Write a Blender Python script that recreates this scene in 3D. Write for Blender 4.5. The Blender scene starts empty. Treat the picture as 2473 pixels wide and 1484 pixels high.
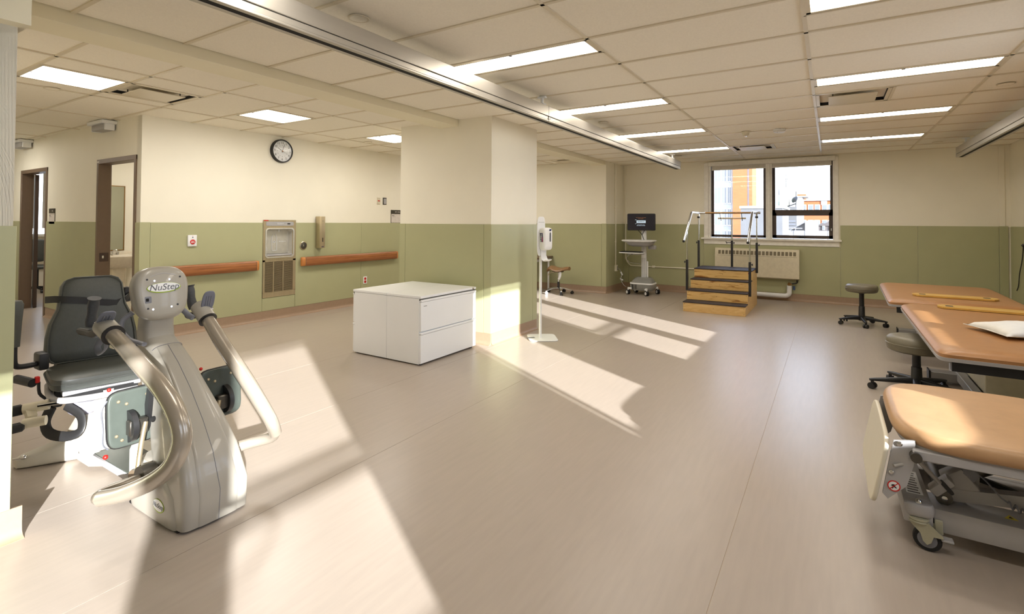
import bpy, bmesh, math, random
from mathutils import Vector, Matrix, Euler
random.seed(7)
PI = math.pi
sc = bpy.context.scene
COL = sc.collection
# ------------------------------------------------------------------ camera, sky, sun, exposure
EYE = 1.39
CEIL = EYE + 1.20
F_PX, W_PX, H_PX = 1232.1, 2473.0, 1484.0
yaw, pitch, roll = 0.5573, 0.0188, 0.0055
fwd = Vector((-math.sin(yaw)*math.cos(pitch), math.cos(yaw)*math.cos(pitch), math.sin(pitch)))
rgt = Vector((math.cos(yaw), math.sin(yaw), 0.0)); upv = rgt.cross(fwd)
r2 = math.cos(roll)*rgt + math.sin(roll)*upv
u2 = -math.sin(roll)*rgt + math.cos(roll)*upv
cd = bpy.data.cameras.new('camera'); cam = bpy.data.objects.new('camera', cd); COL.objects.link(cam)
m = Matrix((r2, u2, -fwd)).transposed().to_4x4(); m.translation = Vector((0, 0, EYE)); cam.matrix_world = m
cd.sensor_fit = 'HORIZONTAL'; cd.sensor_width = 36.0; cd.lens = 36.0*F_PX/W_PX
cd.shift_x = 0.0; cd.shift_y = -(H_PX/2 - 513.07)/W_PX
cd.clip_start = 0.02; cd.clip_end = 400
sc.camera = cam

world = bpy.data.worlds.new('sky'); sc.world = world; world.use_nodes = True
wn = world.node_tree; wn.nodes.clear()
wo = wn.nodes.new('ShaderNodeOutputWorld'); bg = wn.nodes.new('ShaderNodeBackground')
tc = wn.nodes.new('ShaderNodeTexCoord'); sx = wn.nodes.new('ShaderNodeSeparateXYZ'); cr = wn.nodes.new('ShaderNodeValToRGB')
cr.color_ramp.elements[0].position = 0.0; cr.color_ramp.elements[0].color = (0.86, 0.92, 1.0, 1)
cr.color_ramp.elements[1].position = 0.7; cr.color_ramp.elements[1].color = (0.42, 0.60, 1.0, 1)
wn.links.new(tc.outputs['Generated'], sx.inputs[0]); wn.links.new(sx.outputs['Z'], cr.inputs[0])
wn.links.new(cr.outputs[0], bg.inputs['Color']); wn.links.new(bg.outputs[0], wo.inputs['Surface'])
bg.inputs['Strength'].default_value = 5.0

sun_d = bpy.data.lights.new('sun', 'SUN'); sun = bpy.data.objects.new('sun', sun_d); COL.objects.link(sun)
SUN_AZ, SUN_T = math.radians(150.0), 0.285            # heading of the light over the floor, tangent of its height
ld = Vector((math.cos(SUN_AZ), math.sin(SUN_AZ), -SUN_T)).normalized()
sun.rotation_euler = ld.to_track_quat('-Z', 'Y').to_euler()
sun.location = (20, -12, 12)
sun_d.energy = 14.5; sun_d.angle = math.radians(0.6); sun_d.color = (1.0, 0.995, 0.99)

sc.view_settings.view_transform = 'Standard'; sc.view_settings.look = 'None'
sc.view_settings.gamma = 1.0; sc.view_settings.use_curve_mapping = False
sc.view_settings.exposure = 0.45
LAMP = 13.0                                             # strength of the ceiling lamps
try:
    sc.cycles.max_bounces = 10; sc.cycles.diffuse_bounces = 8; sc.cycles.glossy_bounces = 4
    sc.cycles.transparent_max_bounces = 12; sc.cycles.sample_clamp_indirect = 6.0
    sc.cycles.caustics_reflective = False; sc.cycles.caustics_refractive = False
    sc.cycles.use_denoising = True
except Exception: pass

# ------------------------------------------------------------------ materials
def lin(c):
    c = c/255.0
    return c/12.92 if c <= 0.04045 else ((c+0.055)/1.055)**2.4
def rgb(r, g, b): return (lin(r), lin(g), lin(b), 1.0)
MATS = {}
def mat(name, col, rough=0.5, metal=0.0, var=0.05, nscale=20.0, stretch=(1, 1, 1), bump=0.0, spec=0.5, emit=0.0, coat=0.0, bscale=None):
    if name in MATS: return MATS[name]
    mt = bpy.data.materials.new(name); mt.use_nodes = True; nt = mt.node_tree; nt.nodes.clear()
    out = nt.nodes.new('ShaderNodeOutputMaterial'); bs = nt.nodes.new('ShaderNodeBsdfPrincipled')
    nt.links.new(bs.outputs[0], out.inputs[0])
    bs.inputs['Roughness'].default_value = rough; bs.inputs['Metallic'].default_value = metal
    bs.inputs['Specular IOR Level'].default_value = spec; bs.inputs['Coat Weight'].default_value = coat
    t = nt.nodes.new('ShaderNodeTexCoord'); mp = nt.nodes.new('ShaderNodeMapping'); mp.inputs['Scale'].default_value = stretch
    nz = nt.nodes.new('ShaderNodeTexNoise'); nz.inputs['Scale'].default_value = nscale; nz.inputs['Detail'].default_value = 4
    nt.links.new(t.outputs['Object'], mp.inputs[0]); nt.links.new(mp.outputs[0], nz.inputs['Vector'])
    rp = nt.nodes.new('ShaderNodeValToRGB')
    lo = tuple(max(0, x*(1-var)) for x in col[:3])+(1,); hi = tuple(min(1, x*(1+var)) for x in col[:3])+(1,)
    rp.color_ramp.elements[0].position = 0.3; rp.color_ramp.elements[0].color = lo
    rp.color_ramp.elements[1].position = 0.7; rp.color_ramp.elements[1].color = hi
    nt.links.new(nz.outputs['Fac'], rp.inputs[0]); nt.links.new(rp.outputs[0], bs.inputs['Base Color'])
    if bump:
        bp = nt.nodes.new('ShaderNodeBump'); bp.inputs['Strength'].default_value = bump; bp.inputs['Distance'].default_value = 0.002
        n2 = nt.nodes.new('ShaderNodeTexNoise'); n2.inputs['Scale'].default_value = bscale or nscale*3; n2.inputs['Detail'].default_value = 2
        nt.links.new(mp.outputs[0], n2.inputs['Vector']); nt.links.new(n2.outputs['Fac'], bp.inputs['Height']); nt.links.new(bp.outputs[0], bs.inputs['Normal'])
    if emit:
        bs.inputs['Emission Color'].default_value = col; bs.inputs['Emission Strength'].default_value = emit
    MATS[name] = mt; return mt
def mat_wood(name, c1, c2, rough, stretch, scale=6.0, dist=3.0, blotch=None):
    mt = bpy.data.materials.new(name); mt.use_nodes = True; nt = mt.node_tree; nt.nodes.clear(); MATS[name] = mt
    out = nt.nodes.new('ShaderNodeOutputMaterial'); bs = nt.nodes.new('ShaderNodeBsdfPrincipled'); nt.links.new(bs.outputs[0], out.inputs[0])
    bs.inputs['Roughness'].default_value = rough
    t = nt.nodes.new('ShaderNodeTexCoord'); mp = nt.nodes.new('ShaderNodeMapping'); mp.inputs['Scale'].default_value = stretch
    nz = nt.nodes.new('ShaderNodeTexNoise'); nz.inputs['Scale'].default_value = scale; nz.inputs['Detail'].default_value = 8; nz.inputs['Distortion'].default_value = dist
    nt.links.new(t.outputs['Object'], mp.inputs[0]); nt.links.new(mp.outputs[0], nz.inputs['Vector'])
    rp = nt.nodes.new('ShaderNodeValToRGB'); rp.color_ramp.elements[0].position = 0.32; rp.color_ramp.elements[1].position = 0.68
    rp.color_ramp.elements[0].color = c1; rp.color_ramp.elements[1].color = c2
    if blotch:
        e = rp.color_ramp.elements.new(0.28); e.color = blotch; rp.color_ramp.elements[0].position = 0.2; rp.color_ramp.elements[0].color = blotch
        rp.color_ramp.elements[1].position = 0.3; rp.color_ramp.elements[1].color = blotch; rp.color_ramp.elements[2].position = 0.45; rp.color_ramp.elements[2].color = c2
        e = rp.color_ramp.elements.new(0.4); e.color = c1
    nt.links.new(nz.outputs['Fac'], rp.inputs[0]); nt.links.new(rp.outputs[0], bs.inputs['Base Color'])
    return mt
def mat_glass(name, tint=(1, 1, 1, 1), ior=1.45):
    mt = bpy.data.materials.new(name); mt.use_nodes = True; nt = mt.node_tree; nt.nodes.clear(); MATS[name] = mt
    out = nt.nodes.new('ShaderNodeOutputMaterial'); mx = nt.nodes.new('ShaderNodeMixShader'); tr = nt.nodes.new('ShaderNodeBsdfTransparent'); gl = nt.nodes.new('ShaderNodeBsdfGlossy')
    fr = nt.nodes.new('ShaderNodeFresnel'); fr.inputs['IOR'].default_value = ior; gl.inputs['Roughness'].default_value = 0.02; tr.inputs['Color'].default_value = tint
    nt.links.new(fr.outputs[0], mx.inputs[0]); nt.links.new(tr.outputs[0], mx.inputs[1]); nt.links.new(gl.outputs[0], mx.inputs[2]); nt.links.new(mx.outputs[0], out.inputs[0])
    return mt

CREAM = mat('cream_wall_paint', rgb(237, 233, 218), 0.55, var=0.015, nscale=3, bump=0.12, bscale=260)
GREEN = mat('sage_wall_panel', rgb(172, 173, 136), 0.38, var=0.02, nscale=4, bump=0.08, bscale=300)
TILE = mat('ceiling_tile_white', rgb(242, 237, 224), 0.9, var=0.03, nscale=90, bump=0.25, bscale=260, spec=0.2)
GRID = mat('ceiling_grid_white', rgb(216, 206, 184), 0.35, var=0.01)
SOFF = mat('soffit_paint', rgb(234, 228, 204), 0.6, var=0.015, nscale=3)
FLOORM = mat('taupe_vinyl', rgb(169, 158, 147), 0.31, var=0.035, nscale=38, stretch=(1.0, 0.10, 1.0), bump=0.05, bscale=9, spec=0.42)
WELD = mat('vinyl_weld', rgb(186, 168, 146), 0.5)
BASEM = mat('brown_vinyl_base', rgb(158, 134, 112), 0.4, var=0.04, nscale=30)
FRAMEB = mat('brown_door_frame', rgb(112, 93, 76), 0.42, var=0.03)
DARKB = mat('dark_door_leaf', rgb(66, 50, 40), 0.5, var=0.03)
WBROWN = mat('dark_bronze_window', rgb(72, 60, 54), 0.4)
TRIMW = mat('window_trim_paint', rgb(238, 236, 230), 0.4)
BLIND = mat('roller_blind_fabric', rgb(205, 200, 190), 0.7)
GLASS = mat_glass('clear_glass')
WHITE = mat('white_plastic', rgb(232, 234, 236), 0.35, var=0.01)
CABM = mat('white_enamel_steel', rgb(236, 239, 242), 0.28, var=0.012, nscale=3)
CABD = mat('cabinet_dark_gap', rgb(90, 90, 88), 0.5)
STEEL = mat('brushed_steel', rgb(196, 182, 152), 0.38, 0.85, var=0.06, nscale=60, stretch=(1, 1, 0.05))
STEELD = mat('dark_steel', rgb(95, 92, 86), 0.4, 0.9)
CHROME = mat('chrome', rgb(215, 215, 215), 0.14, 1.0, var=0.01)
ALU = mat('anodised_aluminium', rgb(190, 186, 178), 0.38, 0.75, var=0.02, nscale=60, stretch=(1, 0.02, 1))
BLACK = mat('black_plastic', rgb(30, 30, 31), 0.45, var=0.1)
RUBBER = mat('black_rubber', rgb(26, 26, 27), 0.7, var=0.1)
VINYLK = mat('charcoal_upholstery', rgb(74, 77, 73), 0.42, var=0.05, nscale=60, bump=0.2)
GREYP = mat('grey_plastic', rgb(120, 122, 130), 0.45)
CHAMP = mat('champagne_machine_shell', rgb(164, 160, 150), 0.34, var=0.015, nscale=4, coat=0.2)
CHAMPT = mat('champagne_painted_tube', rgb(164, 155, 141), 0.26, 0.35, var=0.02, coat=0.5)
OFFW = mat('cream_machine_shell', rgb(208, 204, 192), 0.35, var=0.01)
SAGEP = mat('grey_green_footplate', rgb(74, 81, 75), 0.4, 0.1, var=0.05)
RED = mat('red_plastic', rgb(196, 28, 22), 0.4)
TAN = mat('tan_upholstery', rgb(168, 122, 78), 0.36, var=0.07, nscale=14, stretch=(1, 3, 1), bump=0.12, bscale=120)
TAN2 = mat('pale_tan_upholstery', rgb(184, 147, 108), 0.38, var=0.06, nscale=12, bump=0.12, bscale=120)
OLIVE = mat('taupe_upholstery', rgb(112, 106, 88), 0.4, var=0.05, nscale=20, bump=0.1)
GREYM = mat('grey_powder_coat', rgb(168, 167, 168), 0.42, var=0.02)
GREYG = mat('caster_bracket_grey', rgb(172, 170, 148), 0.4)
OAKB = mat_wood('transfer_board_wood', rgb(196, 152, 70), rgb(222, 184, 100), 0.35, (1, 10, 10), 3.0)
PLY = mat_wood('varnished_plywood', rgb(212, 164, 92), rgb(230, 192, 124), 0.35, (1.2, 2, 12), 2.2, 1.5, blotch=rgb(136, 82, 36))
PLYP = mat_wood('plain_plywood', rgb(212, 172, 108), rgb(228, 194, 134), 0.38, (1.2, 1.2, 8), 2.0)
HRAIL = mat_wood('woodgrain_handrail', rgb(132, 80, 42), rgb(168, 108, 62), 0.38, (30, 1.2, 30), 2.0, 0.6)
HCAP = mat('handrail_end_cap', rgb(196, 126, 62), 0.35)
TREAD = mat('dark_brown_tread', rgb(52, 42, 40), 0.7, var=0.15, nscale=80)
PCLOTH = mat('white_cotton', rgb(226, 226, 222), 0.8, var=0.03, bump=0.2)
FOOTB = mat('cream_laminate', rgb(214, 208, 190), 0.45, var=0.015)
SCREEN = mat('screen_dark', rgb(20, 18, 28), 0.12, emit=0.35)
SCRT = mat('screen_text_light', rgb(170, 190, 205), 0.3, emit=0.55)
SCRO = mat('screen_text_amber', rgb(120, 80, 50), 0.3, emit=0.5)
LAMPS = mat('square_lamp_diffuser', (1.0, 0.94, 0.86, 1), 0.5, emit=LAMP*1.45, var=0.0)
LAMPM = mat('lamp_diffuser', (1.0, 0.93, 0.83, 1), 0.5, emit=LAMP, var=0.0)
INKD = mat('dark_ink', rgb(40, 38, 36), 0.5)
INKG = mat('grey_ink', rgb(96, 98, 104), 0.5)
INKB = mat('navy_ink', rgb(38, 44, 88), 0.4)
INKM = mat('magenta_ink', rgb(176, 34, 96), 0.4)
LIME = mat('lime_ink', rgb(150, 172, 40), 0.4)
YEL = mat('yellow_sticker', rgb(214, 196, 30), 0.4)
PAPER = mat('sign_paper', rgb(212, 204, 196), 0.6)
SIGND = mat('sign_dark_header', rgb(62, 56, 44), 0.45)
CREAMP = mat('cream_enamel', rgb(216, 208, 184), 0.4)
SLOT = mat('vent_slot_shadow', rgb(120, 110, 88), 0.7)
DEEP = mat('deep_black', rgb(12, 12, 12), 0.8)
CERAM = mat('white_ceramic', rgb(226, 218, 202), 0.15)
BRASS = mat('brass_fitting', rgb(150, 116, 70), 0.35, 0.8)
ORANGEW = mat('orange_wood_edge', rgb(196, 120, 50), 0.4)
MIRROR = mat('mirror_glass', rgb(190, 194, 180), 0.05, 0.95, var=0.0)

# ------------------------------------------------------------------ mesh helpers
ROOTLOC = {}
class MB:
    def __init__(s): s.bm = bmesh.new()
    def box(s, a, b, bev=0.0, rot=None, seg=1):
        a, b = Vector(a), Vector(b); lo = Vector([min(a[i], b[i]) for i in range(3)]); hi = Vector([max(a[i], b[i]) for i in range(3)])
        c = (lo+hi)/2; d = hi-lo
        M = Matrix.Translation(c)
        if rot is not None: M = M @ rot.to_4x4()
        g = bmesh.ops.create_cube(s.bm, size=1.0, matrix=M @ Matrix.Diagonal((d.x, d.y, d.z, 1)))
        if bev:
            vs = g['verts']; es = list({e for v in vs for e in v.link_edges})
            bmesh.ops.bevel(s.bm, geom=es, offset=min(bev, 0.49*min(d)), segments=seg, profile=0.5, affect='EDGES')
        return s
    def cyl(s, p0, p1, r0, r1=None, n=16, cap=True):
        p0, p1 = Vector(p0), Vector(p1); r1 = r0 if r1 is None else r1; d = p1-p0
        q = d.to_track_quat('Z', 'Y').to_matrix().to_4x4()
        bmesh.ops.create_cone(s.bm, cap_ends=cap, segments=n, radius1=r0, radius2=r1, depth=d.length, matrix=Matrix.Translation((p0+p1)/2) @ q)
        return s
    def sph(s, c, r, n=12, sc3=(1, 1, 1)):
        bmesh.ops.create_uvsphere(s.bm, u_segments=n*2, v_segments=n, radius=1.0, matrix=Matrix.Translation(c) @ Matrix.Diagonal((r*sc3[0], r*sc3[1], r*sc3[2], 1)))
        return s
    def rings(s, rs, close=True, cap=True):
        vr = [[s.bm.verts.new(p) for p in r] for r in rs]; n = len(vr[0])
        for a, b in zip(vr, vr[1:]):
            for i in range(n if close else n-1):
                j = (i+1) % n
                s.bm.faces.new((a[i], a[j], b[j], b[i]))
        if cap:
            s.bm.faces.new(list(reversed(vr[0]))); s.bm.faces.new(vr[-1])
        return s
    def tube(s, pts, r, n=10, sm=3, flat=1.0):
        P = [Vector(p) for p in pts]
        if sm > 1 and len(P) > 2:
            Q = []
            for i in range(len(P)-1):
                p0 = P[max(i-1, 0)]; p1 = P[i]; p2 = P[i+1]; p3 = P[min(i+2, len(P)-1)]
                for k in range(sm):
                    t = k/sm
                    Q.append(0.5*((2*p1)+(-p0+p2)*t+(2*p0-5*p1+4*p2-p3)*t*t+(-p0+3*p1-3*p2+p3)*t**3))
            Q.append(P[-1]); P = Q
        R = r if callable(r) else (lambda t: r)
        rs = []; nrm = None
        for i, p in enumerate(P):
            d = (P[min(i+1, len(P)-1)]-P[max(i-1, 0)]).normalized()
            if nrm is None:
                nrm = d.orthogonal().normalized()
            nrm = (nrm-d*nrm.dot(d)).normalized(); bi = d.cross(nrm); rr = R(i/(len(P)-1))
            rs.append([p+nrm*math.cos(2*PI*k/n)*rr+bi*math.sin(2*PI*k/n)*rr*flat for k in range(n)])
        return s.rings(rs)
    def prism(s, poly, o, u, v, w):
        o, u, v, w = Vector(o), Vector(u), Vector(v), Vector(w)
        a = [o+u*x+v*y for x, y in poly]; b = [p+w for p in a]
        if u.cross(v).dot(w) < 0: a.reverse(); b.reverse()
        return s.rings([a, b])
    def loft(s, secs, n=28, e=4.0):
        # secs: (centre, U half vector, V half vector[, exponent]) superellipse sections
        rs = []
        for q in secs:
            c, U, V = Vector(q[0]), Vector(q[1]), Vector(q[2]); ee = q[3] if len(q) > 3 else e; r = []
            for k in range(n):
                t = 2*PI*k/n; ct, st = math.cos(t), math.sin(t)
                r.append(c+U*math.copysign(abs(ct)**(2/ee), ct)+V*math.copysign(abs(st)**(2/ee), st))
            rs.append(r)
        return s.rings(rs)
    def ribbon(s, pts, up, hw, th):
        P = [Vector(p) for p in pts]; up = Vector(up).normalized(); rs = []
        for i, p in enumerate(P):
            d = (P[min(i+1, len(P)-1)]-P[max(i-1, 0)]).normalized(); n = d.cross(up).normalized()
            rs.append([p+up*hw+n*th, p+up*hw-n*th, p-up*hw-n*th, p-up*hw+n*th])
        return s.rings(rs)
    def lathe(s, prof, c, ax=(0, 0, 1), n=24):
        c = Vector(c); ax = Vector(ax).normalized(); a = ax.orthogonal().normalized(); b = ax.cross(a)
        return s.rings([[c+ax*h+a*math.cos(2*PI*k/n)*max(r, 1e-4)+b*math.sin(2*PI*k/n)*max(r, 1e-4) for k in range(n)] for r, h in prof])
    def cushion(s, c, U, V, N, th, e=6.0, n=40, puff=0.012, rnd=None):
        # slab of half vectors U,V and thickness th along N, with rounded edge
        c, U, V, N = Vector(c), Vector(U), Vector(V), Vector(N).normalized(); rnd = rnd or th*0.5
        sec = []
        for t in (0.0, 0.04, 0.12, 0.25, 0.42, 0.58, 0.75, 0.88, 0.96, 1.0):
            ins = rnd*(1-math.sqrt(max(0, 1-(2*t-1)**2)))
            ku = 1-ins/U.length; kv = 1-ins/V.length
            sec.append((c+N*(t*th), U*ku, V*kv, e))
        sec.append((c+N*(th+puff*0.6), U*(1-3*rnd/U.length) if U.length > 4*rnd else U*0.7, V*(1-3*rnd/V.length) if V.length > 4*rnd else V*0.7, e))
        return s.loft(sec, n=n)
def wloc(p): return ROOTLOC.get(p.name, Vector((0, 0, 0))) if p else Vector((0, 0, 0))
def tag(o, label=None, cat=None, group=None, kind=None):
    if label: o['label'] = label
    if cat: o['category'] = cat
    if group: o['group'] = group
    if kind: o['kind'] = kind
    return o
def obj(name, mb, mt, parent=None, label=None, cat=None, group=None, kind=None, sharp=0.7, raw=False):
    bm = mb.bm if isinstance(mb, MB) else mb
    L = wloc(parent)
    if L.length and not raw: bmesh.ops.translate(bm, verts=bm.verts, vec=-L)
    bmesh.ops.recalc_face_normals(bm, faces=bm.faces)
    for f in bm.faces: f.smooth = True
    for e in bm.edges:
        if len(e.link_faces) == 2 and e.calc_face_angle(0) > sharp: e.smooth = False
    me = bpy.data.meshes.new(name); bm.to_mesh(me); bm.free(); me.materials.append(mt)
    o = bpy.data.objects.new(name, me); COL.objects.link(o)
    if parent is not None: o.parent = parent; ROOTLOC[o.name] = L
    else:
        ROOTLOC[o.name] = Vector((0, 0, 0))
    return tag(o, label, cat, group, kind)
def thing(name, label, cat, loc=(0, 0, 0), rz=0.0, group=None):
    o = bpy.data.objects.new(name, None); COL.objects.link(o); o.location = loc; o.rotation_euler = (0, 0, rz); o.empty_display_size = 0.1
    ROOTLOC[o.name] = Vector(loc); return tag(o, label, cat, group)
def dup(o, loc, rz=0.0, label=None, group=None):
    r = o.copy(); COL.objects.link(r); r.location = loc; r.rotation_euler = (0, 0, rz)
    if label: r['label'] = label
    if group: r['group'] = group
    for ch in list(o.children):
        c = ch.copy(); COL.objects.link(c); c.parent = r
        for g in ch.children:
            d = g.copy(); COL.objects.link(d); d.parent = c
    return r
def share(name, src, loc, parent, rot=None, label=None):
    o = bpy.data.objects.new(name, src.data); COL.objects.link(o); o.parent = parent; o.location = Vector(loc)-wloc(parent)
    if rot: o.rotation_euler = rot
    ROOTLOC[o.name] = Vector((0, 0, 0))
    return tag(o, label)
def text_mesh(txt, size, o, u, v, mt, parent, name='lettering', depth=0.0006, shear=0.0, sx=1.0, sp=1.0):
    cu = bpy.data.curves.new('t', 'FONT'); cu.body = txt; cu.size = size; cu.align_x = 'CENTER'; cu.align_y = 'CENTER'; cu.extrude = depth; cu.shear = shear; cu.space_character = sp
    to = bpy.data.objects.new('t', cu); COL.objects.link(to)
    dg = bpy.context.evaluated_depsgraph_get(); me = bpy.data.meshes.new_from_object(to.evaluated_get(dg))
    bpy.data.objects.remove(to); bpy.data.curves.remove(cu)
    u, v = Vector(u).normalized(), Vector(v).normalized(); w = u.cross(v)
    M = Matrix((u*sx, v, w)).transposed().to_4x4(); M.translation = Vector(o)-wloc(parent); me.transform(M)
    me.name = name; me.materials.clear(); me.materials.append(mt)
    ob = bpy.data.objects.new(name, me); COL.objects.link(ob)
    if parent is not None: ob.parent = parent; ROOTLOC[ob.name] = wloc(parent)
    return ob
def line_print(w, h, o, u, v, mt, parent, n=4):
    # a line of small print too fine to read: short raised strokes of uneven length
    o, u, v = Vector(o), Vector(u).normalized(), Vector(v).normalized(); k = u.cross(v); b = MB(); x = -w/2; ws = [1.0, 0.55, 1.3, 0.8, 0.45, 1.1][:n]; tot = sum(ws)*1.25
    for q in ws:
        l = w*q/tot; b.prism([(x, -h/2), (x+l, -h/2), (x+l, h/2), (x, h/2)], o, u, v, k*0.0005); x += l*1.25
    return obj('small_print', b, mt, parent, kind='stuff')
X, Y, Z = Vector((1, 0, 0)), Vector((0, 1, 0)), Vector((0, 0, 1))
RAIL = 1.36                                            # top of the wall panels
XR, YB, XC, YL = 2.30, 10.45, -6.68, 2.70              # right wall, back wall, clock wall, left wall
YF, XP = -3.2, -3.03                                   # wall behind the camera, near pillar face
# ------------------------------------------------------------------ floor
fl = obj('floor', MB().box((-15, YF, -0.12), (XR+0.3, YB+0.3, -0.002)), WELD, kind='structure')
xs = [-15, -12.3, -10.35, -8.4, -6.35, -4.28, -3.18, -2.30, -0.38, 1.55, XR+0.25]
for a, b in zip(xs, xs[1:]):
    obj('vinyl_sheet', MB().box((a+0.0012, YF, -0.0019), (b-0.0012, YB+0.25, 0.0)), FLOORM, fl)
# ------------------------------------------------------------------ ceiling
ce = obj('ceiling', MB().box((-15, YF, CEIL+0.035), (XR+0.3, YB+0.3, CEIL+0.15)), TILE, kind='structure')
def tile(x0, x1, y0, y1):
    g = 0.010
    if x1-x0 < 0.06 or y1-y0 < 0.06: return
    obj('ceiling_tile', MB().box((x0+g, y0+g, CEIL+0.005), (x1-g, y1-g, CEIL+0.034)), TILE, ce)
def runner(a, b, w=0.024, z=CEIL-0.003):
    obj('ceiling_grid_runner', MB().box((a[0]-w/2 if a[0] == b[0] else a[0], a[1]-w/2 if a[1] == b[1] else a[1], z),
        (b[0]+w/2 if a[0] == b[0] else b[0], b[1]+w/2 if a[1] == b[1] else b[1], CEIL+0.03)), GRID, ce)
Y0, DY = 3.065, 0.6096
gx = [-2.56, -1.340, -0.121, 1.098, XR]
holes = []                                             # lights and vents (x0,x1,y0,y1)
lampR = [(x, Y0+DY*j) for j in (-3, 0, 3, 6, 9) for x in (gx[0], gx[2])]
for x, y in lampR: holes.append((x, x+1.2192, y, y+DY/2))
ventR = [(gx[2], Y0+DY*4), (gx[1], Y0+DY*9)]
for x, y in ventR: holes.append((x, x+0.61, y, y+DY))
ys = [Y0+DY*j for j in range(-10, 13)]
ys = [y for y in ys if YF < y < YB]; ys = [YF]+ys+[YB]
def is_hole(x0, x1, y0, y1):
    for h in holes:
        if x0 < h[1]-0.03 and x1 > h[0]+0.03 and y0 < h[3]-0.03 and y1 > h[2]+0.03: return h
    return None
for a, b in zip(gx, gx[1:]):
    for c, d in zip(ys, ys[1:]):
        h = is_hole(a, b, c, d)
        if not h: tile(a, b, c, d)
        elif h[1]-h[0] > 1: tile(a, b, h[3], d); runner((a, h[3]), (b, h[3]), 0.012)
        else: tile(h[1], b, c, d); runner((h[1], c), (h[1], d))
for x in gx[1:-1]: runner((x, YF), (x, YB))
runner((gx[0], YF), (gx[0], YB), 0.05, CEIL-0.004)
for y in ys[1:-1]: runner((gx[0], y), (XR, y))
XB0, XB1 = -4.02, -3.73                                # beam sides
ys2 = [YF]+[y for y in [0.535+0.608*k for k in range(-6, 17)] if YF < y < YB]+[YB]
for c, d in zip(ys2, ys2[1:]): tile(XB1, gx[0], c, d)
for y in ys2[1:-1]: runner((XB1, y), (gx[0], y))
# left field
lx = [-14.6, -13.36, -12.14, -10.92, -9.70, -8.48, -7.26, -6.04, -4.82, XB0]
ly = [0.78]+[1.39+0.6145*k for k in range(0, 14)]+[9.45]; ly = [y for y in ly if y <= 9.45]
squares = [('lamp', -5.79, 1.39), ('vent', -5.79, 1.39+0.6145), ('lamp', -5.74, 1.39+0.6145*3), ('lamp', -5.70, 1.39+0.6145*6), ('lamp', -5.70, 1.39+0.6145*10), ('lamp', -10.5, 1.39)]
for a, b in zip(lx, lx[1:]):
    for c, d in zip(ly, ly[1:]):
        if b < -6.6 and c > YL-0.05: continue
        hit = [q for q in squares if a-0.01 < q[1] < b and abs(q[2]-c) < 0.05]
        if hit:
            q = hit[0]; tile(a, q[1], c, d); tile(q[1]+0.61, b, c, d); runner((q[1], c), (q[1], d), 0.016); runner((q[1]+0.61, c), (q[1]+0.61, d), 0.016)
        else: tile(a, b, c, d)
for x in lx[1:-1]:
    runner((x, 0.78), (x, 9.45 if x > -6.6 else YL))
for y in ly[1:-1]: runner((lx[0] if y < YL else XC, y), (XB0, y))
# beam and soffit
obj('trim_1', MB().box((XB0, 0.76, CEIL-0.072), (XB1, 9.45, CEIL+0.03)), SOFF, kind='structure')
obj('trim_2', MB().box((-4.1, YF, 2.235), (-2.955, 0.765, CEIL+0.03)), SOFF, kind='structure')
# ------------------------------------------------------------------ walls
def wall(name, boxes, mt=CREAM):
    b = MB()
    for q in boxes: b.box(*q)
    return obj(name, b, mt, kind='structure')
CT = CEIL+0.12
w_back = wall('wall_back', [((-3.72, YB, 0), (-2.02, YB+0.25, CT)), ((0.08, YB, 0), (XR+0.3, YB+0.25, CT)), ((-2.02, YB, 0), (0.08, YB+0.25, 1.10)), ((-2.02, YB, 2.555), (0.08, YB+0.25, CT))])
w_side = wall('wall_alcove', [((-3.97, 9.45, 0), (-3.72, YB+0.25, CT)), ((XC-0.1, 9.45, 0), (-3.9, 9.65, CT))])
w_clock = wall('wall_corridor', [((XC-0.12, YL, 0), (XC, 4.205, CT)), ((XC-0.12, 4.672, 0), (XC, 9.6, CT)), ((XC-0.12, 4.205, 0), (XC, 4.672, 0.37)), ((XC-0.12, 4.205, 1.275), (XC, 4.672, CT)), ((XC-0.12, 4.205, 0.37), (XC-0.09, 4.672, 1.275))])
w_left = wall('wall_left', [((-6.80, YL, 0), (XC-0.01, YL+0.12, CT)), ((-9.60, YL, 0), (-7.87, YL+0.12, CT)), ((-15, YL, 0), (-10.68, YL+0.12, CT)),
    ((-7.87, YL, 2.14), (-6.80, YL+0.12, CT)), ((-10.68, YL, 2.14), (-9.60, YL+0.12, CT))])
w_near = wall('wall_near', [((-14.8, 0.62, 0), (XP-0.0, 0.74, CT)), ((XP-0.4, YF, 0), (XP, 0.74, CT))])
w_front = wall('wall_front', [((XP-0.4, YF-0.15, 0), (XR+0.3, YF, CT))])
w_end = wall('wall_end', [((-15.1, 0.6, 0), (-14.9, YL, CT))])
w_col = wall('wall_column', [((-4.65, 4.77, 0), (-3.25, 5.82, CT))])
# side rooms beyond the doors
wall('wall_partition', [((-9.50, YL+0.12, 0), (-9.30, 6.39, CT))])
wall('wall_room_back', [((-15, 6.4, 0), (XC-0.13, 6.6, CT))])
wall('wall_office', [((-14.2, YL+0.13, 0), (-14.0, 3.2, CT)), ((-14.2, 4.5, 0), (-14.0, 6.39, CT)), ((-14.2, 3.2, 0), (-14.0, 4.5, 1.08)), ((-14.2, 3.2, 2.4), (-14.0, 4.5, CT))])
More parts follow.
